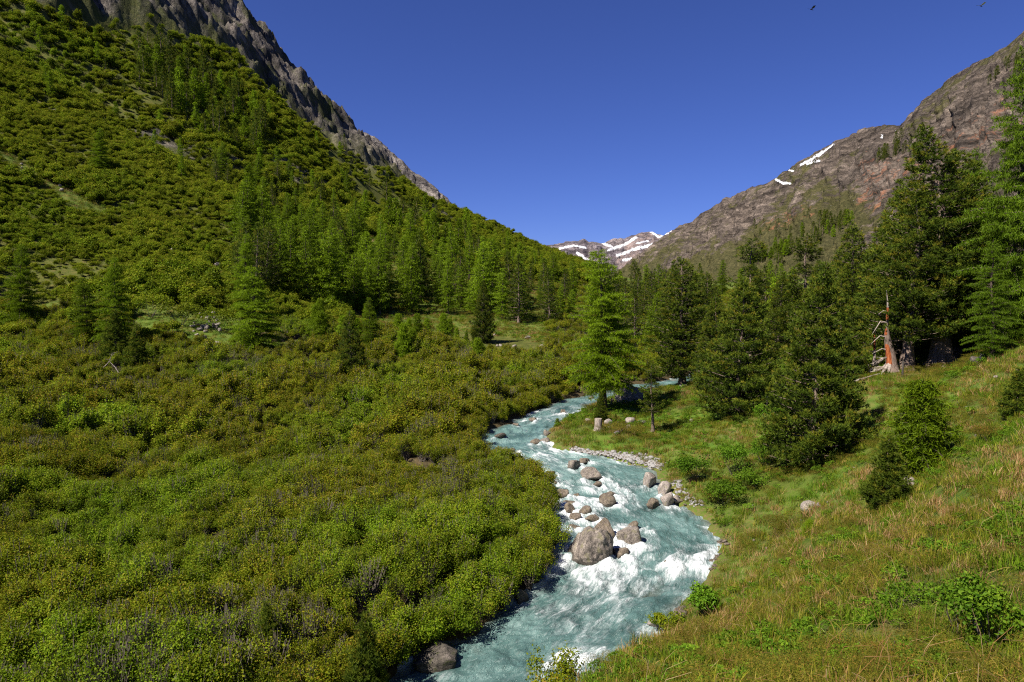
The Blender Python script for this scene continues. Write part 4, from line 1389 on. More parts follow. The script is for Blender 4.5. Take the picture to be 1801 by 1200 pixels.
# left side
tree_at('larch_near', 452, 86, 468, 'broad larch standing by the stony clearing on the left', None, 1.15)
tree_at('larch_near', 155, 86, 488, 'left one of the two larches standing close together above the thicket', None, 0.95)
tree_at('larch_near', 204, 84, 452, 'right and taller one of the two larches above the thicket', None, 0.75)
tree_at('larch_near', 38, 98, 428, 'larch near the left edge above the thicket', None, 0.8)
tree_at('pine_young', 205, 80, 548, 'small dark pine at the foot of the taller left larch', None, 1.0)
tree_at('pine_young', 242, 76, 575, 'small dark pine at the edge of the thicket, right of the two larches', None, 1.0)
tree_at('pine_full', 620, 74, 545, 'dark pine standing alone in the middle of the thicket', None, 0.85)
tree_at('larch_near', 652, 90, 522, 'bright larch just right of the lone dark thicket pine', None, 0.75)
tree_at('pine_full', 848, 116, 492, 'dark pine in front of the forest at the edge of the meadow', None, 0.75)
tree_at('pine_mid1', 912, 140, 448, 'tall dark pine left of the meadow', None, 0.95)
tree_at('pine_mid1', 966, 140, 470, 'dark pine above the bright meadow', None, 1.0)
tree_at('larch_near', 432, 104, 410, 'tall pointed larch behind the broad clearing larch', None, 0.7)
x, y, z = hit(177, 308)
tree('larch_near', (x, y, z), 70 / F_PX * y * 1.1, 'lone larch in the scrub of the left hillside', None, 0.85)
x, y, z = hit(366, 462)
tree('larch_young', (x, y, z), 28 / F_PX * y * 1.1, 'small larch on the herb strip left of the forest', None, 1.0)


# ------------------------------------------------------------------ forest stands
ORD = ['first', 'second', 'third', 'fourth', 'fifth', 'sixth', 'seventh', 'eighth', 'ninth', 'tenth', 'eleventh', 'twelfth', 'thirteenth', 'fourteenth', 'fifteenth', 'sixteenth', 'seventeenth', 'eighteenth', 'nineteenth', 'twentieth']


def stand(n, px0, px1, lo, hi, protos, weights, hrange, label_of, group, sep=12.0, seed=0, sink=0.3, where=''):
    """trees whose feet are seen between the two photo lines lo (lower) and hi (upper)"""
    r = np.random.default_rng(seed)
    done, tries, front = [], 0, []
    while len(done) < n and tries < n * 40:
        tries += 1
        px = r.uniform(px0, px1)
        a, b = np.interp(px, [q[0] for q in lo], [q[1] for q in lo]), np.interp(px, [q[0] for q in hi], [q[1] for q in hi])
        py = a + (b - a) * r.uniform() ** 1.2
        if any(abs(px - q[0]) < sep * 0.8 and abs(py - q[1]) < sep * 0.55 for q in done):
            continue
        done.append((px, py))
        x, y, z = hit(px, py)
        pr = r.choice(protos, p=np.array(weights(px)) / sum(weights(px)))
        kind = pr.split('_')[0]
        e = tree(pr, (x, y, z - sink), r.uniform(*hrange) * (0.9 if kind == 'pine' else 1.0) * (0.78 if 900 < px < 1100 else 1.0), label_of(kind), group, r.uniform(0.78, 1.12))
        if py > a - 0.13 * (a - b):
            front.append((px, kind, e))
    for kind in ('larch', 'pine'):
        row = sorted([q for q in front if q[1] == kind], key=lambda q: q[0])
        for i, (px, k, e) in enumerate(row[:20]):
            e['label'] = 'front row %s, %s from the left, %s' % (kind, ORD[i], where)


MIDP = ['larch_mid1', 'larch_mid2', 'larch_mid3', 'pine_mid1', 'pine_mid2']
stand(112, 415, 1015, [(410, 500), (480, 545), (560, 548), (680, 556), (820, 562), (1015, 566)], [(410, 400), (520, 405), (640, 420), (760, 458), (900, 480), (1015, 505)], MIDP,
      lambda px: [1, 1, 1, 0.15 + 1.1 * (px > 820) + 0.5 * (px > 700), 0.1 + 0.8 * (px > 820)], (8.5, 16.5),
      lambda k: 'bright green larch in the dense forest at the foot of the left hillside' if k == 'larch' else 'dark pine in the dense forest at the foot of the left hillside', 'forest at the foot of the left hillside', 11.5, 1, where='of the forest below the left hillside')
stand(28, 640, 840, [(640, 400), (740, 440), (840, 470)], [(640, 322), (740, 375), (840, 412)], ['larch_far', 'larch_far2', 'pine_far', 'pine_far2'], lambda px: [1, 1, 1.2, 1], (10, 16),
      lambda k: 'larch in the thin upper band of forest below the grey ridge' if k == 'larch' else 'dark pine in the thin upper band of forest below the grey ridge', 'upper forest band', 9, 2, where='of the thin upper forest band')
stand(42, 840, 1100, [(840, 470), (960, 492), (1100, 512)], [(840, 415), (900, 432), (960, 450), (1100, 480)], ['larch_far', 'larch_far2', 'pine_far', 'pine_far2'], lambda px: [1, 1, 1.4, 1.2], (5, 10.5),
      lambda k: 'small larch near the crest where the left hillside meets the far snow' if k == 'larch' else 'small dark pine near the crest where the left hillside meets the far snow', 'trees on the low crest', 8, 3, where='of the trees near the low crest')
stand(78, 245, 470, [(245, 165), (330, 230), (400, 268), (470, 285)], [(245, 70), (330, 120), (400, 160), (470, 230)], ['pine_far', 'pine_far2', 'larch_far'], lambda px: [1.5, 1.5, 0.5], (9, 16),
      lambda k: 'larch in the dark stand high on the left hillside' if k == 'larch' else 'dark pine in the stand high on the left hillside', 'high stand on the left hillside', 8, 4, where='of the dark stand high on the left')
stand(44, 60, 640, [(60, 160), (200, 235), (420, 400), (640, 400)], [(60, 20), (300, 90), (480, 170), (640, 290)], ['larch_far', 'larch_far2', 'pine_far'], lambda px: [1, 1, 0.8], (6, 11),
      lambda k: 'scattered larch on the open scrub of the left hillside' if k == 'larch' else 'scattered dark pine on the open scrub of the left hillside', 'scattered hillside trees', 12, 5, where='of the scattered left hillside trees')
stand(22, 380, 620, [(380, 400), (470, 420), (620, 420)], [(380, 290), (470, 320), (620, 345)], ['larch_mid1', 'larch_mid2', 'pine_mid1'], lambda px: [1, 1, 0.7], (7, 11),
      lambda k: 'larch at the upper edge of the forest, among hillside scrub' if k == 'larch' else 'dark pine at the upper edge of the forest, among hillside scrub', 'upper edge of the forest', 13, 6, where='of the upper forest edge')
r6 = np.random.default_rng(66)
for i in range(80):                                # wood behind the right bank pines
    px = r6.uniform(1075, 1640)
    Y = r6.uniform(105, 240)
    k = r6.choice(['pine_mid1', 'pine_mid2', 'larch_mid1', 'larch_mid2'], p=[0.36, 0.3, 0.17, 0.17])
    x, y, z = on(px, Y)
    tree(k, (x, y, z - 0.2), r6.uniform(8.5, 12.5), 'pine in the wood behind the right bank pines' if k[0] == 'p' else 'larch in the wood behind the right bank pines', 'wood behind the right bank pines', r6.uniform(0.85, 1.1))
for i in range(34):                                # saplings on the stony forest edge
    px = r6.uniform(535, 850)
    x, y, z = on(px, r6.uniform(88, 118))
    tree('larch_young', (x, y, z), r6.uniform(1.8, 5.2), 'young larch on the stony edge in front of the forest', 'young larches in front of the forest', r6.uniform(0.8, 1.2))

# trees on the right mountain, standing on its surface
rq = np.stack(pix(rmt[..., 0], rmt[..., 1], rmt[..., 2]), -1).reshape(-1, 2)
rvv = rmt.reshape(-1, 3)


def mt_trees(n, poly, protos, hr, label, group, seed):
    r = np.random.default_rng(seed)
    for i in range(n):
        j = r.integers(0, len(poly) - 1)
        f = r.uniform()
        cx0 = poly[j][0] + (poly[j + 1][0] - poly[j][0]) * f + r.normal() * poly[j][2]
        cy0 = poly[j][1] + (poly[j + 1][1] - poly[j][1]) * f + r.normal() * poly[j][2] * 0.6
        k = np.argmin((rq[:, 0] - cx0) ** 2 + (rq[:, 1] - cy0) ** 2)
        x, y, z = rvv[k]
        tree(r.choice(protos), (x, y, z - 1.0), r.uniform(*hr) * y / F_PX, label, group, r.uniform(0.9, 1.2))


FARP = ['pine_far', 'pine_far2']
mt_trees(60, [(1330, 470, 14), (1400, 440, 16), (1450, 405, 14), (1485, 390, 8)], FARP + ['larch_far'], (16, 30), 'small conifer in the dark wood at the foot of the right mountain', 'wood at the foot of the right mountain', 71)
mt_trees(26, [(1540, 290, 5), (1575, 270, 8), (1600, 245, 5), (1620, 235, 4)], FARP, (14, 26), 'small dark conifer on the cliffs beside the notch of the right mountain', 'conifers at the mountain notch', 72)
mt_trees(16, [(1730, 150, 8), (1790, 110, 8), (1780, 180, 12)], FARP, (14, 26), 'small dark conifer on the high cliffs at the right edge', 'conifers on the high right cliffs', 73)
mt_trees(16, [(1330, 400, 8), (1360, 420, 10), (1420, 380, 10)], FARP, (8, 15), 'tiny conifer scattered among the rocks of the right mountain', 'scattered mountain conifers', 74)


# ------------------------------------------------------------------ dead trunk, stump, logs, posts
def limb(e, name, pts, rad, mat, sides=7):
    mb = MB()
    mb.tube(pts, rad, sides, 0.5)
    return obj(name, mb.mesh(name, [mat], True), e)


x, y, z = on(1568, 53.6)
e = tag(empty('dead_tree', (x, y, z)), 'broken dead trunk with bright red heartwood left of the tallest pine', 'dead tree')
q = np.linspace(0, 1, 9)
path = np.stack([-0.72 * q ** 1.1 + 0.10 * np.sin(q * 9), 0.1 * np.sin(q * 5), 6.1 * q - 0.15], 1)
limb(e, 'trunk', path[:8], np.interp(q[:8], [0, 0.06, 0.3, 0.48, 0.6, 0.88], [0.70, 0.45, 0.34, 0.24, 0.11, 0.07]), M_BARK_P, 10)
# torn-open side showing the red heartwood
mb = MB()
for sg, (q0, q1) in enumerate([(0.02, 0.42), (0.50, 0.60), (0.70, 0.86)]):
    qq = np.linspace(q0, q1, 7)
    c = np.stack([np.interp(qq, q, path[:, k]) for k in range(3)], 1)
    rr = np.interp(qq, [0, 0.06, 0.3, 0.48, 0.6, 0.80, 0.88], [0.70, 0.45, 0.34, 0.24, 0.12, 0.14, 0.08]) * np.interp(np.linspace(0, 1, 7), [0, 0.15, 0.85, 1], [0.72, 0.80, 0.80, 0.66])
    c[:, 0] -= rr * 0.34
    c[:, 1] -= rr * 0.20
    mb.tube(c, rr, 7, 0.5)
obj('heartwood', mb.mesh('heartwood', [M_REDW], False), e)
limb(e, 'spike', [path[7] - (0, 0, 0.1), path[7] + (-0.05, 0, 0.5), path[7] + (-0.16, 0.02, 1.3)], [0.09, 0.05, 0.010], M_DEAD)
for bz, ln, up in [(0.30, 1.5, -0.15), (0.47, 1.4, -0.35), (0.66, 1.3, -0.7), (0.80, 0.9, -0.2), (0.20, 0.8, 0.1)]:
    c = np.array([np.interp(bz, q, path[:, k]) for k in range(3)])
    limb(e, 'branch', [c, c + (-0.45 * ln, -0.1, 0.1 * ln), c + (-ln, -0.25, up * ln)], [0.07, 0.045, 0.01], M_DEAD, 5)
roots(e, 6, 0.42, 1.1, M_DEAD, 9)
x, y, z = on(1537, 57)
e = tag(empty('dead_tree', (x, y, z)), 'thin second dead trunk with red wood, left of the broken red trunk', 'dead tree')
limb(e, 'trunk', [(0, 0, -0.2), (0.02, 0, 1.2), (0.0, 0, 2.4), (0.08, 0, 4.0)], [0.16, 0.12, 0.10, 0.02], M_DEAD, 8)
limb(e, 'heartwood', [(-0.08, -0.08, 1.6), (-0.07, -0.07, 2.3), (-0.06, -0.06, 3.0)], [0.07, 0.09, 0.05], M_REDW, 6)
for a in (1.4, 2.4, 3.6):
    limb(e, 'branch', [(0, 0, a), (-0.5, -0.1, a + 0.1), (-1.0, -0.2, a - 0.2)], [0.04, 0.03, 0.008], M_DEAD, 4)

x, y, z = on(1052, 57.2)
e = tag(empty('tree_stump', (x, y, z)), 'sawn pale grey tree stump on the grassy point', 'stump')
limb(e, 'trunk', [(0, 0, -0.1), (0, 0, 0.12), (0.01, 0, 0.5), (0.01, 0, 0.98), (0.01, 0, 1.0)], [0.46, 0.36, 0.31, 0.31, 0.30], M_DEAD, 12)
roots(e, 6, 0.28, 0.55, M_DEAD, 12)
x, y, z = on(1597, 27.0)
e = tag(empty('tree_stump', (x, y, z)), 'weathered low stump right behind the small dark slope pine', 'stump')
limb(e, 'trunk', [(0, 0, -0.1), (0, 0, 0.1), (0.02, 0, 0.35), (0.04, 0, 0.42)], [0.32, 0.25, 0.22, 0.16], M_DEAD, 10)
roots(e, 4, 0.2, 0.4, M_DEAD, 13)


def fallen(px, Y, pts, rad, label, mat=M_DEAD, name='fallen_branch', cat='dead wood', twigs=2, seed=0):
    x, y, z = on(px, Y)
    e = tag(empty(name, (x, y, z)), label, cat)
    pts = np.asarray(pts, float)
    for p_ in pts:
        p_[2] = float(height(x + p_[0], y + p_[1])[0]) - z + p_[2]
    limb(e, 'stem', pts, rad, mat, 7)
    r = np.random.default_rng(seed)
    for i in range(twigs):
        c = pts[r.integers(1, len(pts))]
        limb(e, 'twig', [c, c + r.normal(size=3) * (0.2, 0.2, 0.05) + (0, 0, 0.15), c + r.normal(size=3) * (0.4, 0.3, 0.05) + (0, 0, 0.35)], [rad[1] * 0.4, rad[1] * 0.3, 0.006], mat, 4)
    return e


fallen(1075, 58.0, [(-0.3, 0, 0.05), (0.3, 0.2, 0.18), (0.9, 0.3, 0.55)], [0.10, 0.07, 0.02], 'bleached forked branch lying between the stump and the grey rocks', seed=1)
fallen(1098, 70, [(-0.8, 0, 0.12), (0.2, 0.1, 0.16), (1.6, 0.3, 0.1)], [0.13, 0.12, 0.05], 'pale log lying by the fence posts below the big cracked boulder', seed=2, name='fallen_log')
fallen(1525, 56, [(-2.4, -0.4, 0.2), (-0.8, 0, 0.3), (0.8, 0.3, 0.5), (1.6, 0.5, 0.8)], [0.10, 0.18, 0.20, 0.12], 'grey fallen log behind the red dead trunk', seed=3, name='fallen_log')
fallen(1512, 53, [(-1.6, 0, 0.15), (0.0, 0.1, 0.2), (1.9, 0.3, 0.12)], [0.07, 0.09, 0.04], 'long thin grey log on the ground left of the red dead trunk', seed=4, name='fallen_log')
fallen(1735, 47, [(-0.7, 0, 0.1), (0.2, 0.1, 0.3), (1.0, 0.1, 0.2)], [0.06, 0.06, 0.02], 'bleached branch under the larches at the top of the slope', seed=5)
fallen(190, 74, [(-0.4, 0, 1.4), (0.1, 0, 1.9), (0.5, 0, 2.7)], [0.07, 0.05, 0.015], 'bare bleached shrub stem sticking out of the left thicket', seed=6, twigs=4)
fallen(205, 73, [(0.3, 0, 1.0), (-0.1, 0, 1.7), (-0.8, 0.1, 2.4)], [0.07, 0.05, 0.015], 'second bare bleached shrub stem beside the first in the left thicket', seed=7, twigs=4)
M_POST = bark_mat('old fence wood', (0.035, 0.03, 0.026), (0.08, 0.068, 0.058), (0.14, 0.12, 0.10))
for px, Y, h, mt, lab in [(1587, 51, 1.25, M_POST, 'dark wooden fence post in front of the flaring pine trunks'), (1348, 55, 1.3, M_POST, 'dark wooden fence post between the broad pine and the biggest pine'),
                          (1689, 56, 1.1, M_POST, 'dark fence post right of the tallest pine trunk'), (1075, 69, 0.75, M_DEAD, 'pale thin fence post near the river, left of pair'), (1094, 69.5, 0.8, M_DEAD, 'pale thin fence post near the river, right of pair')]:
    x, y, z = on(px, Y)
    mb = MB()
    r = 0.075 if mt is M_POST else 0.05
    mb.tube([(0, 0, -0.3), (0.01, 0, h * 0.5), (0.03, 0.01, h - 0.05), (0.03, 0.01, h)], [r, r * 0.95, r * 0.9, r * 0.6], 7)
    tag(obj('fence_post', mb.mesh('fence_post', [mt], False), None, (x, y, z)), lab, 'post', 'old fence posts')

# ------------------------------------------------------------------ stones on land
SM = [rock_mesh('stone', 500 + i, M_STONE, 2, 0.2, 6) for i in range(5)]
SMD = [rock_mesh('stone', 520 + i, M_MOSSROCK, 2, 0.2, 6) for i in range(2)]


def stone(px, py, w, h, label, group=None, dark=False, Y=None):
    x, y, z = hit(px, py) if Y is None else on(px, Y)
    r = w / F_PX * y / 2
    hh = h / F_PX * y
    o = obj('stone', (SMD if dark else SM)[rng.integers(0, 2 if dark else 5)], None, (x, y, z + hh * 0.25), rng.uniform(0, 6.28), (r, r * rng.uniform(0.7, 1.0), hh * 0.62), rot=(rng.normal() * 0.15, rng.normal() * 0.15, rng.uniform(0, 6.28)))
    tag(o, label, 'stone', group)


stone(1420, 900, 32, 24, 'pale green lichen covered stone in the grass below the biggest pine')
stone(1440, 893, 10, 10, 'small stone right beside the lichen covered stone')
stone(1465, 947, 9, 7, 'small grey stone alone in the grass right of the larch sapling')
stone(1108, 745, 26, 14, 'grey rock in the group between the young pine and the thin pine', 'rocks on the grassy point', Y=62)
stone(1128, 742, 18, 9, 'flat pale rock at the right of the rock group on the grassy point', 'rocks on the grassy point', Y=61.5)
stone(1070, 752, 16, 12, 'tan rock just behind the sawn stump', 'rocks on the grassy point', Y=59.5)
stone(1105, 752, 13, 10, 'small broken rock at the front of the rock group on the grassy point', 'rocks on the grassy point', Y=59.5)
stone(1035, 745, 12, 6, 'low rock on the grass left of the stump', 'rocks on the grassy point', Y=61)
stone(1216, 738, 8, 6, 'orange brown stone in the grass below the broad pine', Y=60)
stone(1085, 776, 12, 8, 'low tan stone in the grass in front of the stump', Y=55.8)
stone(1735, 622, 26, 15, 'pale tilted slab at the crest of the slope below the larches', Y=46)
stone(1712, 618, 26, 16, 'dark rock beside the pale slab at the crest of the slope', None, True, Y=48)
stone(1752, 685, 9, 6, 'small pale stone near the top of the slope', Y=38)
stone(1790, 655, 12, 8, 'pale stone at the right edge near the top of the slope', Y=37)
stone(1660, 662, 7, 5, 'tiny pale stone in front of the tallest pine', Y=48)
stone(1545, 632, 34, 10, 'low grey rock heap behind the red dead trunk', Y=55)
stone(953, 607, 15, 10, 'left one of two grey stones at the lower edge of the meadow', 'meadow stones', Y=112)
stone(964, 606, 13, 11, 'right one of two grey stones at the lower edge of the meadow', 'meadow stones', Y=112)
stone(928, 586, 12, 6, 'flat stone in the middle of the meadow', 'meadow stones', Y=124)
stone(905, 601, 9, 5, 'small stone at the left edge of the meadow', 'meadow stones', Y=113)
stone(383, 470, 13, 9, 'boulder on the herb strip left of the forest', None)
stone(668, 596, 10, 8, 'grey stone at the upper edge of the thicket below the young larches', Y=97)
rs = np.random.default_rng(5)
for i in range(40):
    px, py = rs.choice([358, 372, 350, 385], p=[0.3, 0.3, 0.2, 0.2]) + rs.normal() * 16, rs.choice([548, 570, 590]) + rs.normal() * 9
    stone(px, py, rs.uniform(4, 13), rs.uniform(3, 9), 'pinkish grey stone strewn over the clearing left of the broad larch', 'stones in the left clearing')
for i in range(34):
    px = rs.uniform(530, 900)
    stone(px, 0, rs.uniform(4, 13), rs.uniform(3, 7), 'pale stone on the stony ground in front of the forest', 'stones in front of the forest', Y=rs.uniform(92, 128))
for i in range(16):
    f = rs.uniform()
    px, py = np.interp(f, [0, 0.5, 1], [20, 200, 360]), np.interp(f, [0, 0.5, 1], [285, 388, 478])
    stone(px + rs.normal() * 8, py + rs.normal() * 6, rs.uniform(4, 10), rs.uniform(3, 6), 'pale stone on the herb strip across the left hillside', 'stones on the herb strip')
for i in range(26):
    px, py = rs.uniform(1180, 1780), 0
    stone(px, 0, rs.uniform(3, 8), rs.uniform(2, 5), 'small pale stone lying in the grass of the right slope', 'stones on the right slope', Y=rs.uniform(22, 50))

# gravel bar and shingle along the right water edge
peb = proto_collection('pebble', [rock_mesh('pebble', 600 + i, M_PEBBLE, 1, 0.15, 4) for i in range(4)] + [rock_mesh('pebble', 620 + i, M_BOULDER2, 1, 0.15, 5) for i in range(4)])
GB = np.array([(4.6, 53.9), (6.6, 52.6), (8.6, 50.9), (9.9, 49.6), (10.5, 48.3)])
f = rng.uniform(0, 1, 900)
gx, gy = np.interp(f, np.linspace(0, 1, 5), GB[:, 0]), np.interp(f, np.linspace(0, 1, 5), GB[:, 1])
wid = np.interp(f, [0, 0.3, 0.6, 1], [0.15, 0.35, 0.75, 0.45])
gx, gy = gx + rng.normal(size=900) * wid * 0.5 + 0.15, gy + rng.normal(size=900) * wid * 0.5 + 0.3
f2 = rng.uniform(40, 45, 70)
gx2, gy2 = np.interp(f2, RB[:, 0], RB[:, 1]) + 0.3 + rng.normal(size=70) * 0.2, f2
f3 = rng.uniform(24, 40, 150)
gx3 = np.interp(f3, RB[:, 0], RB[:, 1]) + rng.normal(size=150) * 0.25 - 0.35
gx, gy = np.concatenate([gx, gx2, gx3]), np.concatenate([gy, gy2, f3])
gz = np.maximum(height(gx, gy), zwater(gy) - 0.14)
keep = np.ones(len(gx), bool)
keep[-150:] = fbm(gx[-150:] * 0.5, gy[-150:] * 0.5, seed=171, oct=2) > 0.05
ps = rng.uniform(0.05, 0.14, len(gx)) * np.where(rng.uniform(size=len(gx)) < 0.08, 1.8, 1.0)
ps[-150:] *= rng.uniform(0.5, 1.7, 150)
scatter('gravel', np.stack([gx, gy, gz + ps * 0.2], 1)[keep], np.stack([ps, ps, ps * 0.65], 1)[keep], peb, 8, tilt=0.3, idx=np.where(np.arange(len(gx)) >= len(gx) - 150, rng.integers(4, 8, len(gx)), rng.integers(0, 5, len(gx)))[keep], label='pale grey gravel bar on the right water edge', cat='gravel')


# ------------------------------------------------------------------ bushes that stand out
def bank_y(px, py):
    return hit(px, py)[1]


def bush(px, Y, H, R, label, mat=M_BUSH, leaf=0.055, n=2200, group=None, name='bush', seed=0, lobes=9, dz=0.0, stems=7):
    x, y, z = on(px, Y)
    e = tag(empty(name, (x, y, z + dz), rng.uniform(0, 6.28)), label, 'bush', group)
    obj('foliage', shrub_mesh('foliage', 700 + seed, H, R, n, leaf, mat, lobes=lobes, stems=0), e)
    r = np.random.default_rng(seed)
    for i in range(stems):
        a = r.uniform(0, 2 * pi)
        b = np.array([cos(a), sin(a), 0])
        limb(e, 'stem', [b * 0.05 * R - (0, 0, 0.1), b * 0.35 * R + (0, 0, 0.4 * H), b * R * r.uniform(0.4, 0.7) + (0, 0, H * r.uniform(0.7, 0.95))], [0.009 * H + 0.003, 0.006 * H + 0.002, 0.0025], M_TWIG, 4)
    return e


G_B = 'bushes along the right bank'
bush(1220, 44.2, 1.7, 1.5, 'dark green willow bush beside the pale angular blocks', seed=1, group=G_B, n=3000)
bush(1290, 43.5, 1.9, 1.6, 'green willow bush in the middle of the right bank bush row', seed=2, group=G_B, n=3000)
bush(1345, 43.0, 1.5, 1.3, 'small green bush below the biggest foreground pine', seed=3, group=G_B)
bush(1270, 39.5, 1.2, 1.5, 'low lush herb clump at the water edge below the willow bushes', M_HERB, 0.06, 2600, G_B, 'herb_clump', 4)
bush(1320, 40.5, 1.1, 1.2, 'low herb clump on the slope right of the lush water edge clump', M_HERB, 0.06, 1600, G_B, 'herb_clump', 44)
bush(1350, 52, 1.4, 1.1, 'bush at the foot of the fence post left of the biggest pine', seed=5)
bush(1362, 45, 1.5, 1.2, 'light green bush touching the left foot of the biggest pine', seed=6)
bush(1240, bank_y(1240, 1085), 1.1, 0.8, 'dark bush with bare stems at the right water edge', seed=7)
bush(1115, bank_y(1115, 1135), 0.8, 0.8, 'olive bush on the edge of the near bank above the foam', M_ALDER, 0.045, 2600, seed=8)
bush(1180, bank_y(1180, 1112), 0.5, 0.9, 'low olive bush along the edge of the near bank', M_ALDER, 0.045, 2200, seed=9)
bush(1050, bank_y(1050, 1165), 0.5, 0.7, 'low green bush at the bottom of the near bank', M_ALDER, 0.04, 2200, seed=10)
bush(985, 15.0, 2.25, 0.85, 'leafy upright bush at the bottom edge beside the river', M_ALDER, 0.034, 4200, seed=11)
bush(940, 14.5, 1.4, 0.6, 'small leafy bush left of the upright bush at the bottom edge', M_BUSH, 0.042, 1400, seed=12)
bush(845, 14.0, 1.9, 0.5, 'thin pale green sapling in front of the water at the bottom edge', M_HERB, 0.04, 420, None, 'sapling', 13, 7)
bush(1085, 56, 0.8, 1.3, 'brown green juniper cushion in front of the stump', M_JUNI, 0.06, 1500, 'junipers on the grassy point', 'juniper', 14)
bush(1118, 55.5, 0.7, 1.5, 'second juniper cushion, right of the brown green one', M_JUNI, 0.06, 1500, 'junipers on the grassy point', 'juniper', 15)
bush(1655, 29.5, 1.1, 0.8, 'small bright bush beside the young larch on the slope', M_BUSH, 0.05, 1200, seed=16)
bush(1390, 33, 0.5, 1.6, 'low juniper mat on the slope left of the lichen stone', M_JUNI, 0.05, 1800, None, 'juniper', 17)
bush(1500, 41, 0.6, 2.0, 'brown juniper mat on the slope right of the biggest pine', M_JUNI, 0.06, 1800, None, 'juniper', 18)
bush(1745, 25, 0.5, 1.0, 'dark juniper mat near the right edge of the slope', M_JUNI, 0.05, 1500, None, 'juniper', 19)
bush(1745, 7.6, 0.75, 0.55, 'leafy green shrub in the bottom right corner', M_HERB, 0.026, 2200, seed=20)
bush(1690, 8.6, 0.65, 0.5, 'leafy green shrub left of the corner shrub', M_HERB, 0.026, 1500, seed=21)
bush(1560, 7.6, 0.28, 0.55, 'rusty juniper patch at the bottom edge on the right', M_JUNI, 0.02, 2600, None, 'juniper', 22)
bush(1590, 10.5, 0.35, 0.5, 'small leafy herb patch among dry grass on the near slope', M_HERB, 0.024, 700, None, 'herb_clump', 23)
bush(1650, 62, 0.0 + 1.6, 1.8, 'bush in the shade behind the flaring trunks', seed=24)
for px, Y, H, R, lab in [(318, 96, 3.4, 3.2, 'long olive bush bank above the stony clearing, left part'), (385, 96, 3.2, 3.0, 'long olive bush bank above the stony clearing, right part'), (265, 99, 3.6, 3.0, 'round olive bush left of the bush bank above the clearing'),
                         (118, 97, 3.0, 2.6, 'brownish bush between the left edge larch and the two larches'), (20, 92, 2.4, 2.4, 'bush at the left edge just above the thicket'), (300, 92, 1.6, 1.6, 'low bush in the middle of the stony clearing'), (265, 88, 2.2, 2.2, 'bush at the left end of the stony clearing')]:
    bush(px, Y, H, R, lab, M_SCRUB, 0.13, 1700, 'bushes around the left clearing', 'bush', int(px) + 30)

# dry stalks and flowers of the near slope
mb = MB()
r = np.random.default_rng(77)
for i in range(420):
    Y = r.uniform(4.5, 20)
    X = r.uniform(0.18, 0.82) * Y
    if r.uniform() < 0.4:
        X = r.uniform(0.45, 0.82) * Y
    z = float(height(X, Y)[0])
    a, ln = r.uniform(0, 2 * pi), r.uniform(0.25, 0.8)
    dx, dy = cos(a) * ln * 0.6, sin(a) * ln * 0.6
    mb.tube([(X, Y, z - 0.03), (X + dx * 0.4, Y + dy * 0.4, z + ln * 0.55), (X + dx, Y + dy, z + ln * r.uniform(0.5, 0.85))], [0.004, 0.003, 0.0015], 3, r.uniform(0.2, 1), cap=False)
tag(obj('dry_stalks', mb.mesh('dry_stalks', [M_DRY])), 'bleached dry stalks leaning over the near grass slope', 'dry stalks', None, 'stuff')

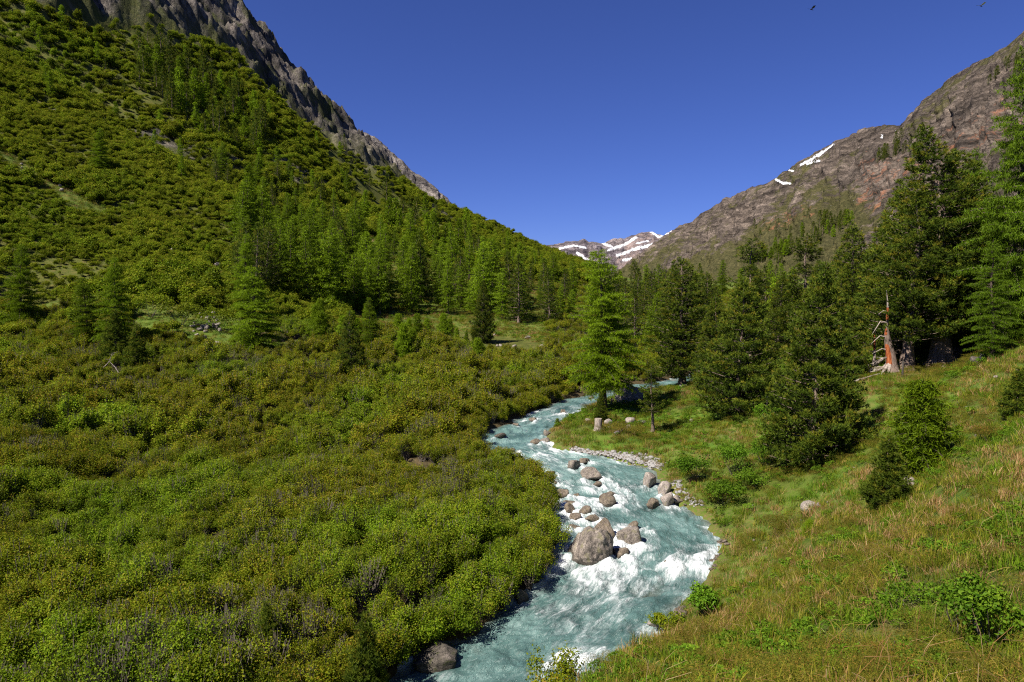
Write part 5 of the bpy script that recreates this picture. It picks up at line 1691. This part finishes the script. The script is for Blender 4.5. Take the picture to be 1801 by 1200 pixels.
# two small insects in the air near the camera
M_WING = NT('insect wing')
M_WING = M_WING.done(M_WING.princ((0.55, 0.50, 0.48), 0.6, 0.3))
M_BODY = NT('insect body')
M_BODY = M_BODY.done(M_BODY.princ((0.05, 0.035, 0.03), 0.7, 0.2))
for px, py, lab, sc_ in [(1725, 11, 'tiny pale winged insect in the sky near the top right corner', 1.0), (1427, 17, 'tiny dark winged insect high in the sky above the right mountain', 1.0)]:
    u, w = ray(px, py)
    Y = 4.0
    e = tag(empty('flying_insect', (u * Y, Y, w * Y), 0.5, (sc_,) * 3), lab, 'insect', 'flying insects')
    mb = MB()
    mb.tube([(-0.012, 0, 0), (-0.004, 0, 0.001), (0.006, 0, 0.001), (0.016, 0, -0.001)], [0.001, 0.003, 0.0026, 0.0006], 6)
    obj('body', mb.mesh('body', [M_BODY], True), e)
    for sgn in (-1, 1):
        V = np.array([(0.002, 0, 0.002), (0.012, sgn * 0.010, 0.008), (0.004, sgn * 0.026, 0.014), (-0.010, sgn * 0.022, 0.011), (-0.006, sgn * 0.006, 0.004)])
        V2 = np.concatenate([V, V + (0, 0, 0.0006)])
        fs = [[0, 1, 2], [0, 2, 3], [0, 3, 4], [5, 7, 6], [5, 8, 7], [5, 9, 8]]
        obj('wing', make_mesh('wing', V2, [np.array(fs)], [M_WING if px > 1500 else M_BODY]), e)

# shrubs of the upstream banks and the wood floor behind the right bank pines
s = sample(66, 240, 0.05, 0.62, 0.22)
m = (s['d'] < -0.3) & ((s['Y'] > 92) | (~s['right'] & (s['Y'] > 80)))
s = pick(s, m)
scatter('undergrowth', np.stack([s['X'], s['Y'], s['Z'] - 0.1], 1), rng.uniform(0.5, 1.0, len(s['X'])), mid_p, 4, label='bushy undergrowth between the trees upstream and behind the right bank pines', cat='undergrowth')

# shrubs leaning over the left water edge, herbs on the open strips of the hillside
Y = rng.uniform(18, 78, 330)
off = rng.uniform(-0.9, 0.35, 330)
X = np.interp(Y, LB[:, 0], LB[:, 1]) + np.where(Y > 46, off * 0.8 - 0.7, off * 1.2)
scatter('bank_shrubs', np.stack([X, Y, zwater(Y) + 0.1], 1), rng.uniform(0.55, 0.85, 330) * np.where(Y > 50, 1.05, 1.0), near_p, 4, tilt=0.3, label='shrubs leaning over the water along the left river edge', cat='shrubs')
s = sample(84, 235, -0.9, 0.12, 1.0)
m = (~s['right']) & (s['open'] > 0.25) & (s['d'] < -0.4)
s = pick(s, m)
scatter('herbs', np.stack([s['X'], s['Y'], s['Z']], 1), rng.uniform(1.0, 2.4, len(s['X'])) * np.where(s['Y'] > 118, 1.6, 0.8), grass_p, 6, idx=rng.choice([0, 1, 2, 3, 3, 4, 5], len(s['X'])), label='low herbs on the open strips and clearings of the left slope', cat='herbs')
